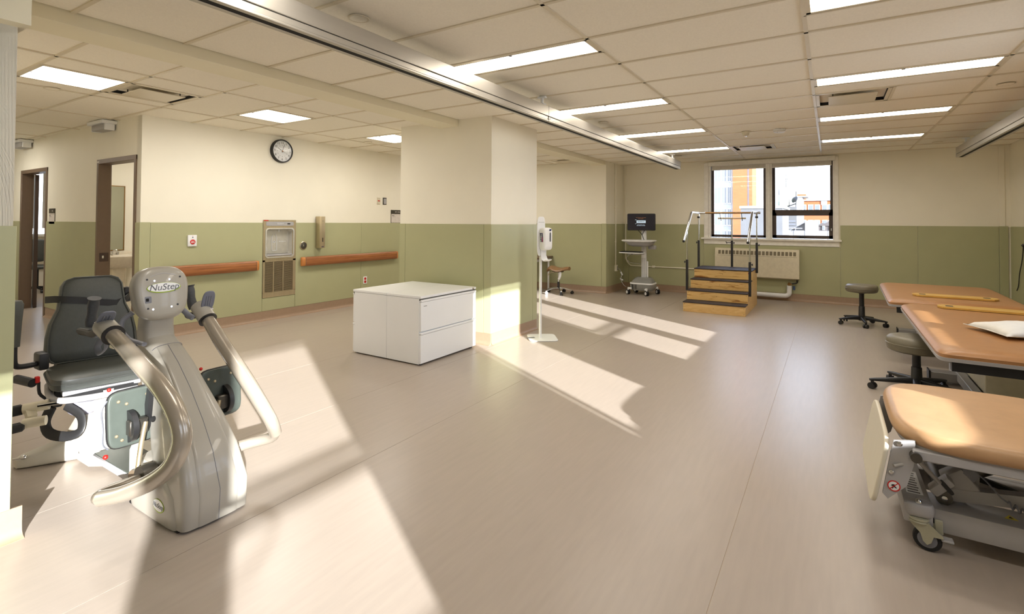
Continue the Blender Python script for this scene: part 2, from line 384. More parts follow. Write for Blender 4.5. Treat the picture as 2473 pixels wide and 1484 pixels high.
# right wall with three window openings (glass spans in y)
WR = [(3.24, 3.91, 'hopper', 4.15, 4.82), (None, None, 'single', 1.33, 2.14), (-2.60, -1.77, 'pair2', -1.41, -0.62)]
OPN = [(3.17, 4.89), (1.26, 2.21), (-2.68, -0.55)]
bx = []; e = YF
for a, b in sorted(OPN):
    bx.append(((XR, e, 0), (XR+0.12, a, CT))); bx.append(((XR, a, 0), (XR+0.12, b, 1.09))); bx.append(((XR, a, 2.50), (XR+0.12, b, CT))); e = b
bx.append(((XR, e, 0), (XR+0.12, YB+0.2, CT)))
w_right = wall('wall_right', bx)
# ------------------------------------------------------------------ wall panels and bases
PT = 0.009
def panel(par, axis, at, a, b, z0=0.13, z1=RAIL, sgn=1, mt=GREEN):
    g = 0.0015
    if axis == 'y': o = MB().box((a+g, at, z0), (b-g, at-PT*sgn, z1), 0.002)
    else: o = MB().box((at, a+g, z0), (at+PT*sgn, b-g, z1), 0.002)
    return obj('wainscot_panel', o, mt, par)
for a, b in ((-3.71, -3.60), (-3.60, -2.38), (-2.38, -2.09)): panel(w_back, 'y', YB, a, b)
panel(w_back, 'y', YB, -2.09, 0.15, z1=0.98)
for a, b in ((0.15, 1.20), (1.20, XR-0.13)): panel(w_back, 'y', YB, a, b)
obj('corner_guard', MB().box((XR-0.13, YB-0.012, RAIL+0.002), (XR-0.06, YB, CEIL-0.01), 0.003), CREAM, w_back)
obj('corner_guard', MB().box((XR-0.13, YB-0.022, 0.13), (XR-0.03, YB-0.009, RAIL+0.004), 0.003), GREEN, w_back)
for a, b in ((-6.6, -5.38), (-5.38, -3.81)): panel(w_side, 'y', 9.45, a, b)
panel(w_side, 'y', 9.45, -3.81, -3.711, z1=RAIL+0.006, mt=GREEN)
panel(w_side, 'x', -3.72, 9.441, 10.44)
for a, b in ((2.80, 4.181), (4.694, 5.93), (5.93, 7.15), (7.15, 8.37), (8.37, 9.44)): panel(w_clock, 'x', XC, a, b)
panel(w_clock, 'x', XC, 4.181, 4.694, z1=0.31)
panel(w_clock, 'x', XC, 2.69, 2.80, z1=RAIL+0.003)
for a, b in ((-9.60, -7.875),): panel(w_left, 'y', YL, a, b)
panel(w_left, 'y', YL, -6.795, -6.672); panel(w_left, 'y', YL, -12.5, -10.685)
panel(w_col, 'y', 4.77, -4.65, -4.555); panel(w_col, 'y', 4.77, -4.555, -3.345); panel(w_col, 'y', 4.77, -3.345, -3.241)
panel(w_col, 'x', -3.25, 4.761, 5.715); panel(w_col, 'x', -3.25, 5.715, 5.829); panel(w_col, 'x', -4.65, 4.761, 5.829, sgn=-1)
panel(w_near, 'x', XP, -0.6, 0.752); panel(w_near, 'x', XP, -3.1, -0.6)
panel(w_right, 'x', XR, 6.6, 10.42, sgn=-1); panel(w_right, 'x', XR, 2.3, 6.6, z1=1.0, sgn=-1)
def base(name, pts, out, h=0.13):
    # coved vinyl base along a polyline; out = list of outward normals per segment
    b = MB()
    for (p, q), n in zip(zip(pts, pts[1:]), out):
        p, q, n = Vector(p+(0,)), Vector(q+(0,)), Vector(n+(0,)); d = (q-p)
        prof = [(0, 0), (0.045, 0), (0.045, 0.001), (0.022, 0.007), (0.010, 0.022), (0.007, 0.045), (0.006, h), (0, h)]
        b.prism(prof, p, n, Z, d)
    return obj(name, b, BASEM, kind='structure')
base('baseboard_back', [(-3.72, YB), (XR, YB)], [(0, -1)])
base('baseboard_alcove', [(-6.67, 9.45), (-3.714, 9.45), (-3.72, YB)], [(0, -1), (1, 0)])
base('baseboard_corridor', [(XC, YL-0.006), (XC, 9.45)], [(1, 0)])
base('baseboard_left', [(-9.555, YL), (-7.92, YL)], [(0, -1)])
base('baseboard_corner', [(-6.765, YL), (XC+0.006, YL)], [(0, -1)])
base('baseboard_column', [(-4.656, 4.77), (-3.244, 4.77), (-3.25, 5.826)], [(0, -1), (1, 0)])
base('baseboard_near', [(XP, YF), (XP, 0.79)], [(1, 0)])
base('baseboard_right', [(XR, YF), (XR, YB)], [(-1, 0)])
# ------------------------------------------------------------------ door frames of the left wall
def doorframe(name, x0, x1, ztop):
    d = obj(name, MB().box((x0, YL-0.012, 0), (x0+0.055, YL+0.13, ztop), 0.003).box((x1-0.055, YL-0.012, 0), (x1, YL+0.13, ztop), 0.003).box((x0, YL-0.0121, ztop-0.055), (x1, YL+0.131, ztop), 0.003), FRAMEB, kind='structure')
    return d
d2 = doorframe('door_2', -7.87, -6.785, 2.145)
obj('strike_plate', MB().box((-7.815, YL+0.015, 0.86), (-7.811, YL+0.11, 0.97)), DARKB, d2)
obj('latch', MB().box((-7.812, YL+0.04, 0.90), (-7.806, YL+0.06, 0.935), 0.001), CHROME, d2)
obj('frame_label', MB().box((-7.86, YL-0.0135, 2.105), (-7.80, YL-0.012, 2.125)), PAPER, d2)
d1 = doorframe('door_1', -10.70, -9.585, 2.145)
obj('door_leaf', MB().prism([(0, 0), (0.90, 0), (0.90, 0.045), (0, 0.045)], (-10.60, YL+0.135, 0.01), Vector((-0.97, 0.243, 0)), Vector((-0.243, -0.97, 0))*-1, Z*2.08), DARKB, d1)
obj('door_closer', MB().box((-9.66, YL+0.02, 2.06), (-9.64, YL+0.1, 2.09), 0.002), DARKB, d1)
# ------------------------------------------------------------------ windows
def win_x(par, X0, y0, y1, kind):
    """window unit in the right wall: X0 = glass plane, glass spans y0..y1"""
    f = 0.045
    def ring(nm, a, b, c, d, x, t=0.03, dep=0.05, mt=WBROWN):
        q = MB(); q.box((x-dep/2, a-t, c-t), (x+dep/2, b+t, c)); q.box((x-dep/2, a-t, d), (x+dep/2, b+t, d+t)); q.box((x-dep/2, a-t, c), (x+dep/2, a, d)); q.box((x-dep/2, b, c), (x+dep/2, b+t, d))
        return obj(nm, q, mt, par)
    if kind == 'fixed':
        s = ring('sash', y0, y1, 1.16, 2.43, X0); obj('glass_pane', MB().box((X0-0.003, y0-0.005, 1.155), (X0+0.003, y1+0.005, 2.435)), GLASS, s)
    else:
        s = ring('sash', y0, y1, 1.64, 2.43, X0); obj('glass_pane', MB().box((X0-0.003, y0-0.005, 1.635), (X0+0.003, y1+0.005, 2.435)), GLASS, s)
        s = ring('sash', y0, y1, 1.18, 1.525, X0, t=0.055, dep=0.04); obj('glass_pane', MB().box((X0-0.003, y0-0.005, 1.175), (X0+0.003, y1+0.005, 1.53)), GLASS, s)
def unit_right(name, a, b, panes, bars):
    r = obj(name, MB().box((XR-0.015, a-0.06, 1.09), (XR+0.0, a, 2.50)).box((XR-0.015, b, 1.09), (XR, b+0.06, 2.50)).box((XR-0.06, a-0.09, 1.06), (XR+0.1, b+0.09, 1.095)), TRIMW, kind='structure')
    for p in panes: win_x(r, XR+0.10, *p)
    q = MB()
    for s0, s1 in bars: q.box((XR+0.03, s0, 1.09), (XR+0.13, s1, 2.5))
    obj('mullion', q, TRIMW, r)
    obj('blind_box', MB().box((XR-0.04, a, 2.46), (XR+0.04, b, 2.54), 0.005), TRIMW, r)
    return r
unit_right('window_2', 3.17, 4.89, [(3.24, 3.91, 'hopper'), (4.15, 4.82, 'fixed')], [(3.955, 4.12)])
unit_right('window_3', 1.26, 2.21, [(1.33, 2.14, 'fixed')], [])
unit_right('window_4', -2.68, -0.55, [(-1.41, -0.62, 'hopper'), (-2.60, -1.77, 'fixed')], [(-1.74, -1.46)])
# back window
wb = obj('window_1', MB().box((-2.085, YB-0.025, 1.10), (-2.005, YB+0.02, 2.56), 0.003).box((0.065, YB-0.025, 1.10), (0.13, YB+0.02, 2.56), 0.003)
    .box((-2.0, YB, 2.53), (0.07, YB+0.2, 2.57)).box((-2.02, YB, 1.09), (-1.965, YB+0.2, 2.56)).box((0.045, YB, 1.09), (0.08, YB+0.2, 2.56)), TRIMW, kind='structure')
obj('window_sill', MB().box((-2.13, YB-0.075, 1.075), (0.17, YB+0.17, 1.11), 0.008, seg=2), TRIMW, wb)
obj('apron', MB().box((-2.085, YB-0.022, 0.985), (0.135, YB-0.002, 1.075), 0.003), TRIMW, wb)
obj('mullion', MB().box((-1.005, YB+0.02, 1.10), (-0.90, YB+0.18, 2.54), 0.003).box((-0.975, YB+0.0, 1.10), (-0.93, YB+0.03, 2.50), 0.003), TRIMW, wb)
def sashb(x0, x1, z0, z1, t, glass, yy=YB+0.10, dep=0.05, tb=None):
    tb = tb or t
    q = MB().box((x0, yy, z0), (x0+t, yy+dep, z1)).box((x1-t, yy, z0), (x1, yy+dep, z1)).box((x0, yy, z0), (x1, yy+dep, z0+tb)).box((x0, yy, z1-tb), (x1, yy+dep, z1))
    s = obj('sash', q, WBROWN, wb)
    obj('glass_pane', MB().box((x0+t, yy+0.02, z0+tb), (x1-t, yy+0.026, z1-tb)), GLASS, s); return s
sashb(-1.965, -1.005, 1.12, 2.50, 0.045, 1)
sashb(-0.90, 0.05, 1.575, 2.50, 0.045, 1, tb=0.06)
hs = sashb(-0.90, 0.05, 1.12, 1.585, 0.065, 1, yy=YB+0.08, tb=0.055)
obj('crank_handle', MB().box((-0.47, YB+0.05, 1.125), (-0.39, YB+0.08, 1.145), 0.004).tube([(-0.50, YB+0.05, 1.15), (-0.43, YB+0.045, 1.158), (-0.36, YB+0.05, 1.15)], 0.007), BLACK, hs)
obj('latch', MB().box((0.012, YB+0.06, 1.26), (0.03, YB+0.08, 1.31), 0.003), CHROME, wb)
obj('blind_box', MB().box((-2.00, YB-0.055, 2.487), (0.085, YB+0.03, 2.57), 0.006), TRIMW, wb)
bl = obj('blind_roll', MB().box((-1.95, YB+0.03, 2.425), (-0.98, YB+0.036, 2.50)).box((-0.95, YB+0.03, 2.425), (0.03, YB+0.036, 2.50)), BLIND, wb)
obj('hem_bar', MB().box((-1.95, YB+0.026, 2.41), (0.03, YB+0.042, 2.428), 0.003), TRIMW, wb)
# sky portals in the openings guide the daylight (they give no light of their own)
def portal(c, sx_, sy_, rot):
    l = bpy.data.lights.new('daylight_portal', 'AREA'); l.shape = 'RECTANGLE'; l.size = sx_; l.size_y = sy_; l.energy = 1.0
    try: l.cycles.is_portal = True
    except Exception: return
    o = bpy.data.objects.new('daylight_portal', l); COL.objects.link(o); o.location = c; o.rotation_euler = rot
for a, b in OPN: portal((XR+0.16, (a+b)/2, 1.8), 1.45, b-a, (0, PI/2, 0))
portal((-0.97, YB+0.22, 1.83), 2.1, 1.48, (-PI/2, 0, 0))
# ------------------------------------------------------------------ ceiling lamps, vents, small ceiling things
GL = 'long ceiling lamps in the main room'; GS = 'square ceiling lamps over the corridor'
def ord_lamp(x0, y0, w, d, bulge_axis, label, group, first=[None]):
    t = thing('ceiling_lamp', label, 'ceiling lamp', (x0+w/2, y0+d/2, CEIL), 0, group)
    g = 0.012
    q = MB().box((x0+g, y0+g, CEIL-0.001), (x0+w-g, y0+0.035, CEIL+0.03)).box((x0+g, y0+d-0.035, CEIL-0.001), (x0+w-g, y0+d-g, CEIL+0.03))
    q.box((x0+g, y0+g, CEIL-0.001), (x0+0.035, y0+d-g, CEIL+0.03)).box((x0+w-0.035, y0+g, CEIL-0.001), (x0+w-g, y0+d-g, CEIL+0.03))
    obj('frame', q, GRID, t)
    a = 0.036; n = 8; pts = []
    b = MB()
    if bulge_axis == 'x':      # curved across y, runs along x
        for k in range(n+1):
            s = k/n; pts.append((y0+a+(d-2*a)*s, CEIL+0.002+0.022*(1-math.sin(PI*s))))
        r0 = [Vector((x0+a, p[0], p[1])) for p in pts]; r1 = [Vector((x0+w-a, p[0], p[1])) for p in pts]
    else:
        for k in range(n+1):
            s = k/n; pts.append((x0+a+(w-2*a)*s, CEIL+0.002+0.022*(1-math.sin(PI*s))))
        r0 = [Vector((p[0], y0+a, p[1])) for p in pts]; r1 = [Vector((p[0], y0+d-a, p[1])) for p in pts]
    b.rings([r0, r1], close=False, cap=False)
    obj('diffuser', b, LAMPM if bulge_axis == 'x' else LAMPS, t)
    obj('clip', MB().box((x0+w/2-0.012, y0+0.02, CEIL-0.006), (x0+w/2+0.012, y0+0.045, CEIL+0.004), 0.002), GREYM, t)
    return t
rowname = {-3: 'behind the photographer', 0: 'nearest the photographer', 3: 'second from the photographer', 6: 'third from the photographer', 9: 'farthest, by the window wall'}
for x, y in lampR:
    j = int(round((y-Y0)/DY)); side = 'left' if x < -1 else 'right'
    extra = ' beside the lift rail' if side == 'left' else ''
    ord_lamp(x, y, 1.2192, DY/2, 'x', 'long lit ceiling lamp in the %s row, %s' % (side, rowname[j]), GL)
sq = {0: 'square lit ceiling lamp by the near pillar, beside the square vent', 3: 'square lit ceiling lamp above and before the wall clock', 6: 'square lit ceiling lamp partly hidden by the column', 10: 'square lit ceiling lamp far behind the column'}
for q in squares:
    if q[0] == 'lamp':
        k = int(round((q[2]-1.39)/0.6145)); lb = sq.get(k, '') if q[1] > -8 else 'square lit ceiling lamp far along the corridor by the near door'
        ord_lamp(q[1], q[2], 0.61, 0.6145, 'y', lb, GS)
ord_lamp(-8.4, 3.6, 0.61, 0.6145, 'y', 'unseen square ceiling lamp added to brighten the washroom behind the nearer corridor door', GS)  # added lamp, out of view, lifts the dark interior behind the doorway
ord_lamp(-12.0, 3.9, 0.61, 0.6145, 'y', 'unseen square ceiling lamp added to brighten the office behind the farther corridor door', GS)  # likewise added out of view to light the office
def vent(x0, y0, w, d, label, deep=True):
    t = thing('ceiling_vent', label, 'air vent', (x0+w/2, y0+d/2, CEIL), 0, 'square ceiling air vents')
    q = MB(); g = 0.013; z0, z1 = CEIL-0.002, CEIL+0.10
    a = 0.03
    for (p, s) in (((x0+g, y0+g), (x0+w-g, y0+g+a)), ((x0+g, y0+d-g-a), (x0+w-g, y0+d-g)), ((x0+g, y0+g), (x0+g+a, y0+d-g)), ((x0+w-g-a, y0+g), (x0+w-g, y0+d-g))):
        q.box((p[0], p[1], z0), (s[0], s[1], z0+0.008), 0.002)
    obj('frame', q, GRID, t)
    obj('plenum', MB().box((x0+g+a, y0+g+a, z1-0.02), (x0+w-g-a, y0+d-g-a, z1)).box((x0+g+a-0.004, y0+g+a, z0+0.008), (x0+g+a, y0+d-g-a, z1)).box((x0+w-g-a, y0+g+a, z0+0.008), (x0+w-g-a+0.004, y0+d-g-a, z1))
        .box((x0+g+a, y0+g+a-0.004, z0+0.008), (x0+w-g-a, y0+g+a, z1)).box((x0+g+a, y0+d-g-a, z0+0.008), (x0+w-g-a, y0+d-g-a+0.004, z1)), DEEP, t)
    obj('plaque', MB().box((x0+0.115, y0+0.115, z0-0.012), (x0+w-0.115, y0+d-0.115, z0-0.004), 0.003), GRID, t)
    obj('hanger', MB().cyl((x0+0.15, y0+0.15, z0), (x0+0.15, y0+0.15, z1), 0.006, n=6), STEELD, t)
    obj('hanger', MB().cyl((x0+w-0.15, y0+d-0.15, z0), (x0+w-0.15, y0+d-0.15, z1), 0.006, n=6), STEELD, t)
    return t
vent(ventR[0][0], ventR[0][1], 0.61, DY, 'square ceiling vent between two long lamps on the right')
vent(ventR[1][0], ventR[1][1], 0.61, DY, 'square ceiling vent just before the window wall')
vent(-5.79, 1.39+0.6145, 0.61, 0.6145, 'square ceiling vent beside the near left square lamp')
vent(-4.66, 1.39+0.6145*12, 0.61, 0.6145, 'square ceiling vent beyond the column, over the saddle stool')
GD = 'flush round ceiling discs'
def disc(x, y, label):
    t = thing('ceiling_disc', label, 'ceiling disc', (x, y, CEIL), 0, GD)
    obj('ring', MB().lathe([(0.062, 0), (0.062, -0.004), (0.055, -0.006), (0.052, -0.004)], (x, y, CEIL)), GRID, t)
    obj('cover', MB().lathe([(0.05, 0), (0.05, -0.003), (0.0, -0.004)], (x, y, CEIL-0.001)), TILE, t)
disc(-2.36, 2.06, 'flush round ceiling disc near the top left beside the lift rail')
disc(-2.30, 5.75, 'flush round ceiling disc midway along the left lift rail')
disc(-2.30, 9.3, 'flush round ceiling disc at the far end of the left lift rail')
disc(1.28, 5.9, 'flush round ceiling disc at the upper right of the long lamps')
disc(1.34, 9.6, 'flush round ceiling disc near the right end of the window wall')
disc(-6.05, 1.72, 'flush round ceiling disc below the near left square lamp')
disc(-5.95, 5.4, 'flush round ceiling disc beside the square lamp at the column')
t = thing('smoke_detector', 'beige domed smoke detector on the ceiling, left of its pair', 'smoke detector', (-0.93, 7.28, CEIL), 0)
obj('base', MB().lathe([(0.055, 0), (0.055, -0.012), (0.05, -0.018), (0.04, -0.018)], (-0.93, 7.28, CEIL)), CREAMP, t)
obj('dome', MB().lathe([(0.042, -0.016), (0.040, -0.045), (0.026, -0.055), (0.0, -0.057)], (-0.93, 7.28, CEIL)), CREAMP, t)
obj('sensor_cage', MB().lathe([(0.02, -0.055), (0.018, -0.066), (0.0, -0.067)], (-0.93, 7.28, CEIL), n=10), CHROME, t)
t = thing('smoke_detector', 'white drum shaped detector on the ceiling, right of its pair', 'smoke detector', (-0.54, 7.31, CEIL), 0)
obj('base', MB().lathe([(0.07, 0), (0.07, -0.01), (0.064, -0.035), (0.05, -0.042), (0, -0.043)], (-0.54, 7.31, CEIL)), WHITE, t)
obj('vent_ring', MB().lathe([(0.066, -0.022), (0.0705, -0.024), (0.066, -0.026)], (-0.54, 7.31, CEIL)), GREYM, t)
obj('indicator', MB().cyl((-0.56, 7.25, CEIL-0.0415), (-0.56, 7.25, CEIL-0.045), 0.004, n=8), BLACK, t)
# ------------------------------------------------------------------ lift rails
def liftrail(x0, x1, y1, side, label):
    t = thing('lift_rail', label, 'ceiling rail', ((x0+x1)/2, y1, 2.35), 0, 'ceiling lift rails'); xa, xb = x0, x1; s = 1 if side > 0 else -1
    z0, z1 = 2.352, 2.498
    xf = xb if s > 0 else xa
    obj('rail_body', MB().box((xa, YF+0.1, z0+0.05), (xb, y1, z1), 0.003).box((xa+0.004, YF+0.1, z0+0.012), (xb-0.004, y1, z0+0.047), 0.003), ALU, t)
    obj('slot', MB().box((xa+0.02, YF+0.1, z0+0.002), (xb-0.02, y1-0.004, z0+0.013)), DEEP, t)
    obj('flange', MB().box((xa, YF+0.1, z0), (xa+0.03, y1-0.001, z0+0.012), 0.002).box((xb-0.03, YF+0.1, z0), (xb, y1-0.001, z0+0.012), 0.002), ALU, t)
    obj('end_cap', MB().box((xa-0.001, y1, z0), (xb+0.001, y1+0.006, z1), 0.002), ALU, t)
    obj('end_screw', MB().cyl((xa+0.015, y1+0.006, z0+0.018), (xa+0.015, y1+0.018, z0+0.018), 0.008, n=10), BLACK, t)
    obj('end_screw', MB().cyl((xb-0.015, y1+0.006, z0+0.018), (xb-0.015, y1+0.018, z0+0.018), 0.008, n=10), BLACK, t)
    obj('splice', MB().box((xa-0.001, 4.30, z0+0.0), (xb+0.001, 4.303, z1+0.001)), STEELD, t)
    obj('splice_screw', MB().cyl((xf, 4.29, z0+0.028), (xf+s*0.003, 4.29, z0+0.028), 0.005, n=8), STEELD, t)
    obj('splice_screw', MB().cyl((xf, 4.33, z0+0.028), (xf+s*0.003, 4.33, z0+0.028), 0.005, n=8), STEELD, t)
    for y in (0.8, 4.26, y1-0.35):
        b = obj('bracket', MB().box((xa+0.02, y-0.03, z1-0.002), (xb-0.02, y+0.03, z1+0.02), 0.003).box(((xa+xb)/2-0.012, y-0.012, z1+0.015), ((xa+xb)/2+0.012, y+0.012, CEIL-0.002), 0.002).box((xa+0.01, y-0.02, CEIL-0.02), (xb-0.01, y+0.02, CEIL-0.002), 0.003), WHITE, t)
    return t
liftrail(-2.375, -2.272, 9.36, 1, 'long aluminium lift rail under the ceiling, beside the column')
liftrail(1.545, 1.645, 9.60, -1, 'aluminium lift rail under the ceiling at the upper right')
# ------------------------------------------------------------------ clock
t = thing('wall_clock', 'round black rimmed wall clock with white face above the fountain', 'clock', (XC, 4.44, 2.385))
CC = Vector((XC, 4.44, 2.385))
obj('rim', MB().lathe([(0.168, 0.001), (0.168, 0.035), (0.160, 0.052), (0.150, 0.052), (0.148, 0.036)], CC, X, 40), BLACK, t)
obj('face', MB().lathe([(0.150, 0.03), (0.150, 0.036), (0.0, 0.0361)], CC, X, 40), WHITE, t)
for k in range(1, 13):
    a = math.radians(90-30*k); p = CC+X*0.0363+Y*(0.118*math.cos(a))+Z*(0.118*math.sin(a))
    text_mesh(str(k), 0.044, p, Y, Z, INKD, t, 'numeral')
    p = CC+X*0.0363+Y*(0.078*math.cos(a))+Z*(0.078*math.sin(a)); text_mesh(str(k+12), 0.014, p, Y, Z, INKG, t, 'small_numeral')
def hand(nm, ang, ln, w, mt, dz):
    a = math.radians(90-ang); d = Y*math.cos(a)+Z*math.sin(a); n = d.cross(X); c = CC+X*dz
    return obj(nm, MB().prism([(-0.02, -w), (ln, -w*0.5), (ln, w*0.5), (-0.02, w)], c, d, n, X*0.001), mt, t)
hand('hour_hand', 300, 0.075, 0.005, BLACK, 0.038); hand('minute_hand', 17, 0.105, 0.004, BLACK, 0.040); hand('second_hand', 112, 0.10, 0.0015, GREYM, 0.042)
obj('hub', MB().cyl(CC+X*0.037, CC+X*0.046, 0.008, n=12), HCAP, t)
obj('glass', MB().lathe([(0.150, 0.046), (0.150, 0.050), (0.13, 0.056), (0.09, 0.063), (0.045, 0.067), (0.0, 0.068)], CC, X, 40), mat_glass('clock_cover_glass', ior=1.18), t)
# ------------------------------------------------------------------ drinking fountain bottle filler
t = thing('bottle_filler', 'recessed steel bottle filling station in the sage wall', 'water fountain', (XC, 4.44, 0.86))
xa = XC+PT
F0, F1 = 4.183, 4.692
q = MB().box((XC, F0, 1.285), (xa+0.004, F1, 1.398)).box((XC, F0, 0.838), (xa+0.0035, F0+0.052, 1.286)).box((XC, F1-0.052, 0.838), (xa+0.0035, F1, 1.286)).box((XC, F0, 0.8375), (xa+0.004, F1, 0.885))
obj('front_plate', q, STEEL, t)
obj('display_strip', MB().cushion((xa+0.004, 4.437, 1.345), (0, 0.215, 0), (0, 0, 0.030), X, 0.004, e=8, puff=0), GREYM, t)
obj('display_window', MB().box((xa+0.008, 4.55, 1.336), (xa+0.0095, 4.595, 1.352)), DEEP, t)
text_mesh('ELKAY', 0.034, (xa+0.010, 4.44, 1.345), Y, Z, WHITE, t, 'lettering')
obj('sticker', MB().box((xa+0.004, F0+0.005, 1.385), (xa+0.006, F0+0.075, 1.397)), RED, t)
# alcove bowl: rounded rectangle ring and curved back
def rr(y0, y1, z0, z1, r, x, n=6):
    pts = []
    for cy, cz, a0 in ((y1-r, z1-r, 0), (y0+r, z1-r, 90), (y0+r, z0+r, 180), (y1-r, z0+r, 270)):
        for k in range(n+1):
            a = math.radians(a0+90*k/n); pts.append(Vector((x, cy+r*math.cos(a), cz+r*math.sin(a))))
    return pts
b = MB().rings([rr(F0+0.03, F1-0.03, 0.862, 1.285, 0.045, xa+0.002), rr(F0+0.03, F1-0.03, 0.862, 1.285, 0.045, xa+0.012), rr(F0+0.045, F1-0.045, 0.878, 1.27, 0.04, xa+0.014), rr(F0+0.05, F1-0.05, 0.882, 1.265, 0.04, xa-0.01),
    rr(F0+0.065, F1-0.065, 0.90, 1.25, 0.05, XC-0.07)], cap=False)
bmesh.ops.contextual_create(b.bm, geom=[v for v in b.bm.verts if abs(v.co.x-(XC-0.07)) < 1e-4])
obj('alcove', b, mat('satin_steel', rgb(208, 206, 198), 0.35, 0.5), t)
obj('drain_tray', MB().box((XC-0.07, F0+0.055, 0.885), (xa+0.008, F1-0.055, 0.915), 0.008), GREYM, t)
obj('tray_shadow_gap', MB().box((XC-0.065, F0+0.075, 0.9151), (xa-0.012, F1-0.075, 0.917)), STEELD, t)
obj('nozzle', MB().cyl((XC-0.03, 4.445, 1.262), (XC-0.03, 4.445, 1.225), 0.009, 0.006, n=10), WHITE, t)
bp = [(-.016, .12), (-.016, .105), (-.038, .07), (-.038, -.115), (-.028, -.125), (.028, -.125), (.038, -.115), (.038, .07), (.016, .105), (.016, .12)]
obj('bottle_icon', MB().tube([(XC-0.066, 4.40+p[0], 1.085+p[1]) for p in bp], 0.004, 5, 1), WHITE, t)
obj('sensor_eye', MB().cyl((XC-0.069, 4.40, 1.085), (XC-0.064, 4.40, 1.085), 0.016, n=14), WHITE, t)
obj('sensor_lens', MB().cyl((XC-0.064, 4.40, 1.085), (XC-0.0625, 4.40, 1.085), 0.006, n=10), DEEP, t)
line_print(0.11, 0.010, (XC-0.067, 4.53, 1.09), Y, Z, WHITE, t, 4)
for i, (zz, h) in enumerate(((1.13, 0.03), (0.985, 0.035))):
    obj('hand_icon', MB().tube([(XC-0.066, 4.265, zz-h), (XC-0.066, 4.285, zz-h*0.5), (XC-0.066, 4.29, zz+h*0.4), (XC-0.066, 4.28, zz+h), (XC-0.066, 4.268, zz+h*0.3)], 0.004, 5, 2), WHITE, t)
gr = obj('grille_frame', MB().box((XC, F0, 0.312), (xa+0.006, F1, 0.385)).box((XC, F0, 0.812), (xa+0.006, F1, 0.836)).box((XC, F0, 0.38), (xa+0.006, F0+0.03, 0.839)).box((XC, F1-0.045, 0.38), (xa+0.006, F1, 0.839))
    .box((XC, 4.335, 0.38), (xa+0.006, 4.350, 0.82)).box((XC, 4.485, 0.38), (xa+0.006, 4.500, 0.82)), STEEL, t)
obj('grille_back', MB().box((XC-0.03, F0+0.02, 0.38), (XC-0.015, F1-0.02, 0.82)), DEEP, t)
sl0 = None
for a, bq in ((F0+0.03, 4.335), (4.35, 4.485), (4.50, F1-0.045)):
    first = None
    for k in range(29):
        z = 0.392+k*0.0148
        if first is None: first = obj('louver', MB().box((XC-0.008, a, z), (xa+0.003, bq, z+0.0065), rot=Euler((0, 0.35, 0)).to_matrix()), STEEL, gr)
        else: share('louver', first, wloc(gr)*0+Vector((0, 0, k*0.0148)), None).parent = gr
# round push plate, towel tube dispenser, handrails
t = thing('push_plate', 'small round steel push plate right of the bottle filler', 'button', (XC+PT, 4.82, 1.02))
obj('plate', MB().lathe([(0.058, 0), (0.056, 0.006), (0.050, 0.010), (0.0, 0.011)], (XC+PT, 4.82, 1.02), X, 28), STEELD, t)
obj('outer_ring', MB().lathe([(0.060, 0.0), (0.061, 0.008), (0.054, 0.012), (0.052, 0.008)], (XC+PT, 4.82, 1.02), X, 28), STEEL, t)
obj('key_slot', MB().box((XC+PT+0.010, 4.814, 1.005), (XC+PT+0.013, 4.826, 1.035), 0.003), CHROME, t)
t = thing('cup_dispenser', 'tall narrow steel cup dispenser on the sage wall', 'dispenser', (XC, 5.08, 1.2))
obj('body', MB().box((XC+0.0, 5.035, 0.975), (XC+0.105, 5.135, 1.458), 0.006, seg=2), STEEL, t)
obj('slot', MB().cushion((XC+0.105, 5.09, 1.10), (0, 0.007, 0), (0, 0, 0.032), X, 0.002, e=6, puff=0), DEEP, t)
obj('lock', MB().cyl((XC+0.105, 5.09, 1.39), (XC+0.109, 5.09, 1.39), 0.006, n=10), CHROME, t)
obj('badge', MB().box((XC+0.105, 5.07, 0.99), (XC+0.107, 5.11, 1.0)), INKB, t)
def handrail(y0, y1, z, label):
    t = thing('handrail', label, 'handrail', (XC, (y0+y1)/2, z), 0, 'wooden handrails under the clock')
    prof = [(0.045, -0.068), (0.075, -0.062), (0.086, -0.045), (0.088, 0.0), (0.086, 0.045), (0.075, 0.062), (0.045, 0.068), (0.04, 0.06), (0.04, -0.06)]
    a = y0+0.055; b = y1-0.055
    obj('rail_cover', MB().prism(prof, (XC, a, z), X, Z, Y*(b-a)), HRAIL, t)
    for s, yy in ((-1, a), (1, b)):
        secs = []
        for k in range(6):
            an = k/5*PI/2; w = 0.055*math.sin(an); cf = max(0.03, math.cos(an))**0.6
            secs.append([Vector((XC+0.04+(p[0]-0.04)*cf, yy+s*w, z+p[1]*(0.9+0.1*cf))) for p in prof])
        obj('end_cap', MB().rings(secs), HCAP, t)
        obj('joint_strip', MB().box((XC+0.0885, yy-0.003, z-0.062), (XC+0.0895, yy+0.003, z+0.062)), FRAMEB, t)
    n = max(2, int((y1-y0)/0.7))
    for k in range(n):
        yy = a+0.1+(b-a-0.2)*k/(n-1); obj('wall_bracket', MB().box((XC+PT-0.001, yy-0.03, z-0.04), (XC+0.05, yy+0.03, z+0.04), 0.004), BLACK, t)
handrail(2.90, 4.105, 0.773, 'wooden handrail left of the bottle filler, behind the exercise machine')
handrail(4.757, 6.74, 0.783, 'long wooden handrail right of the bottle filler')
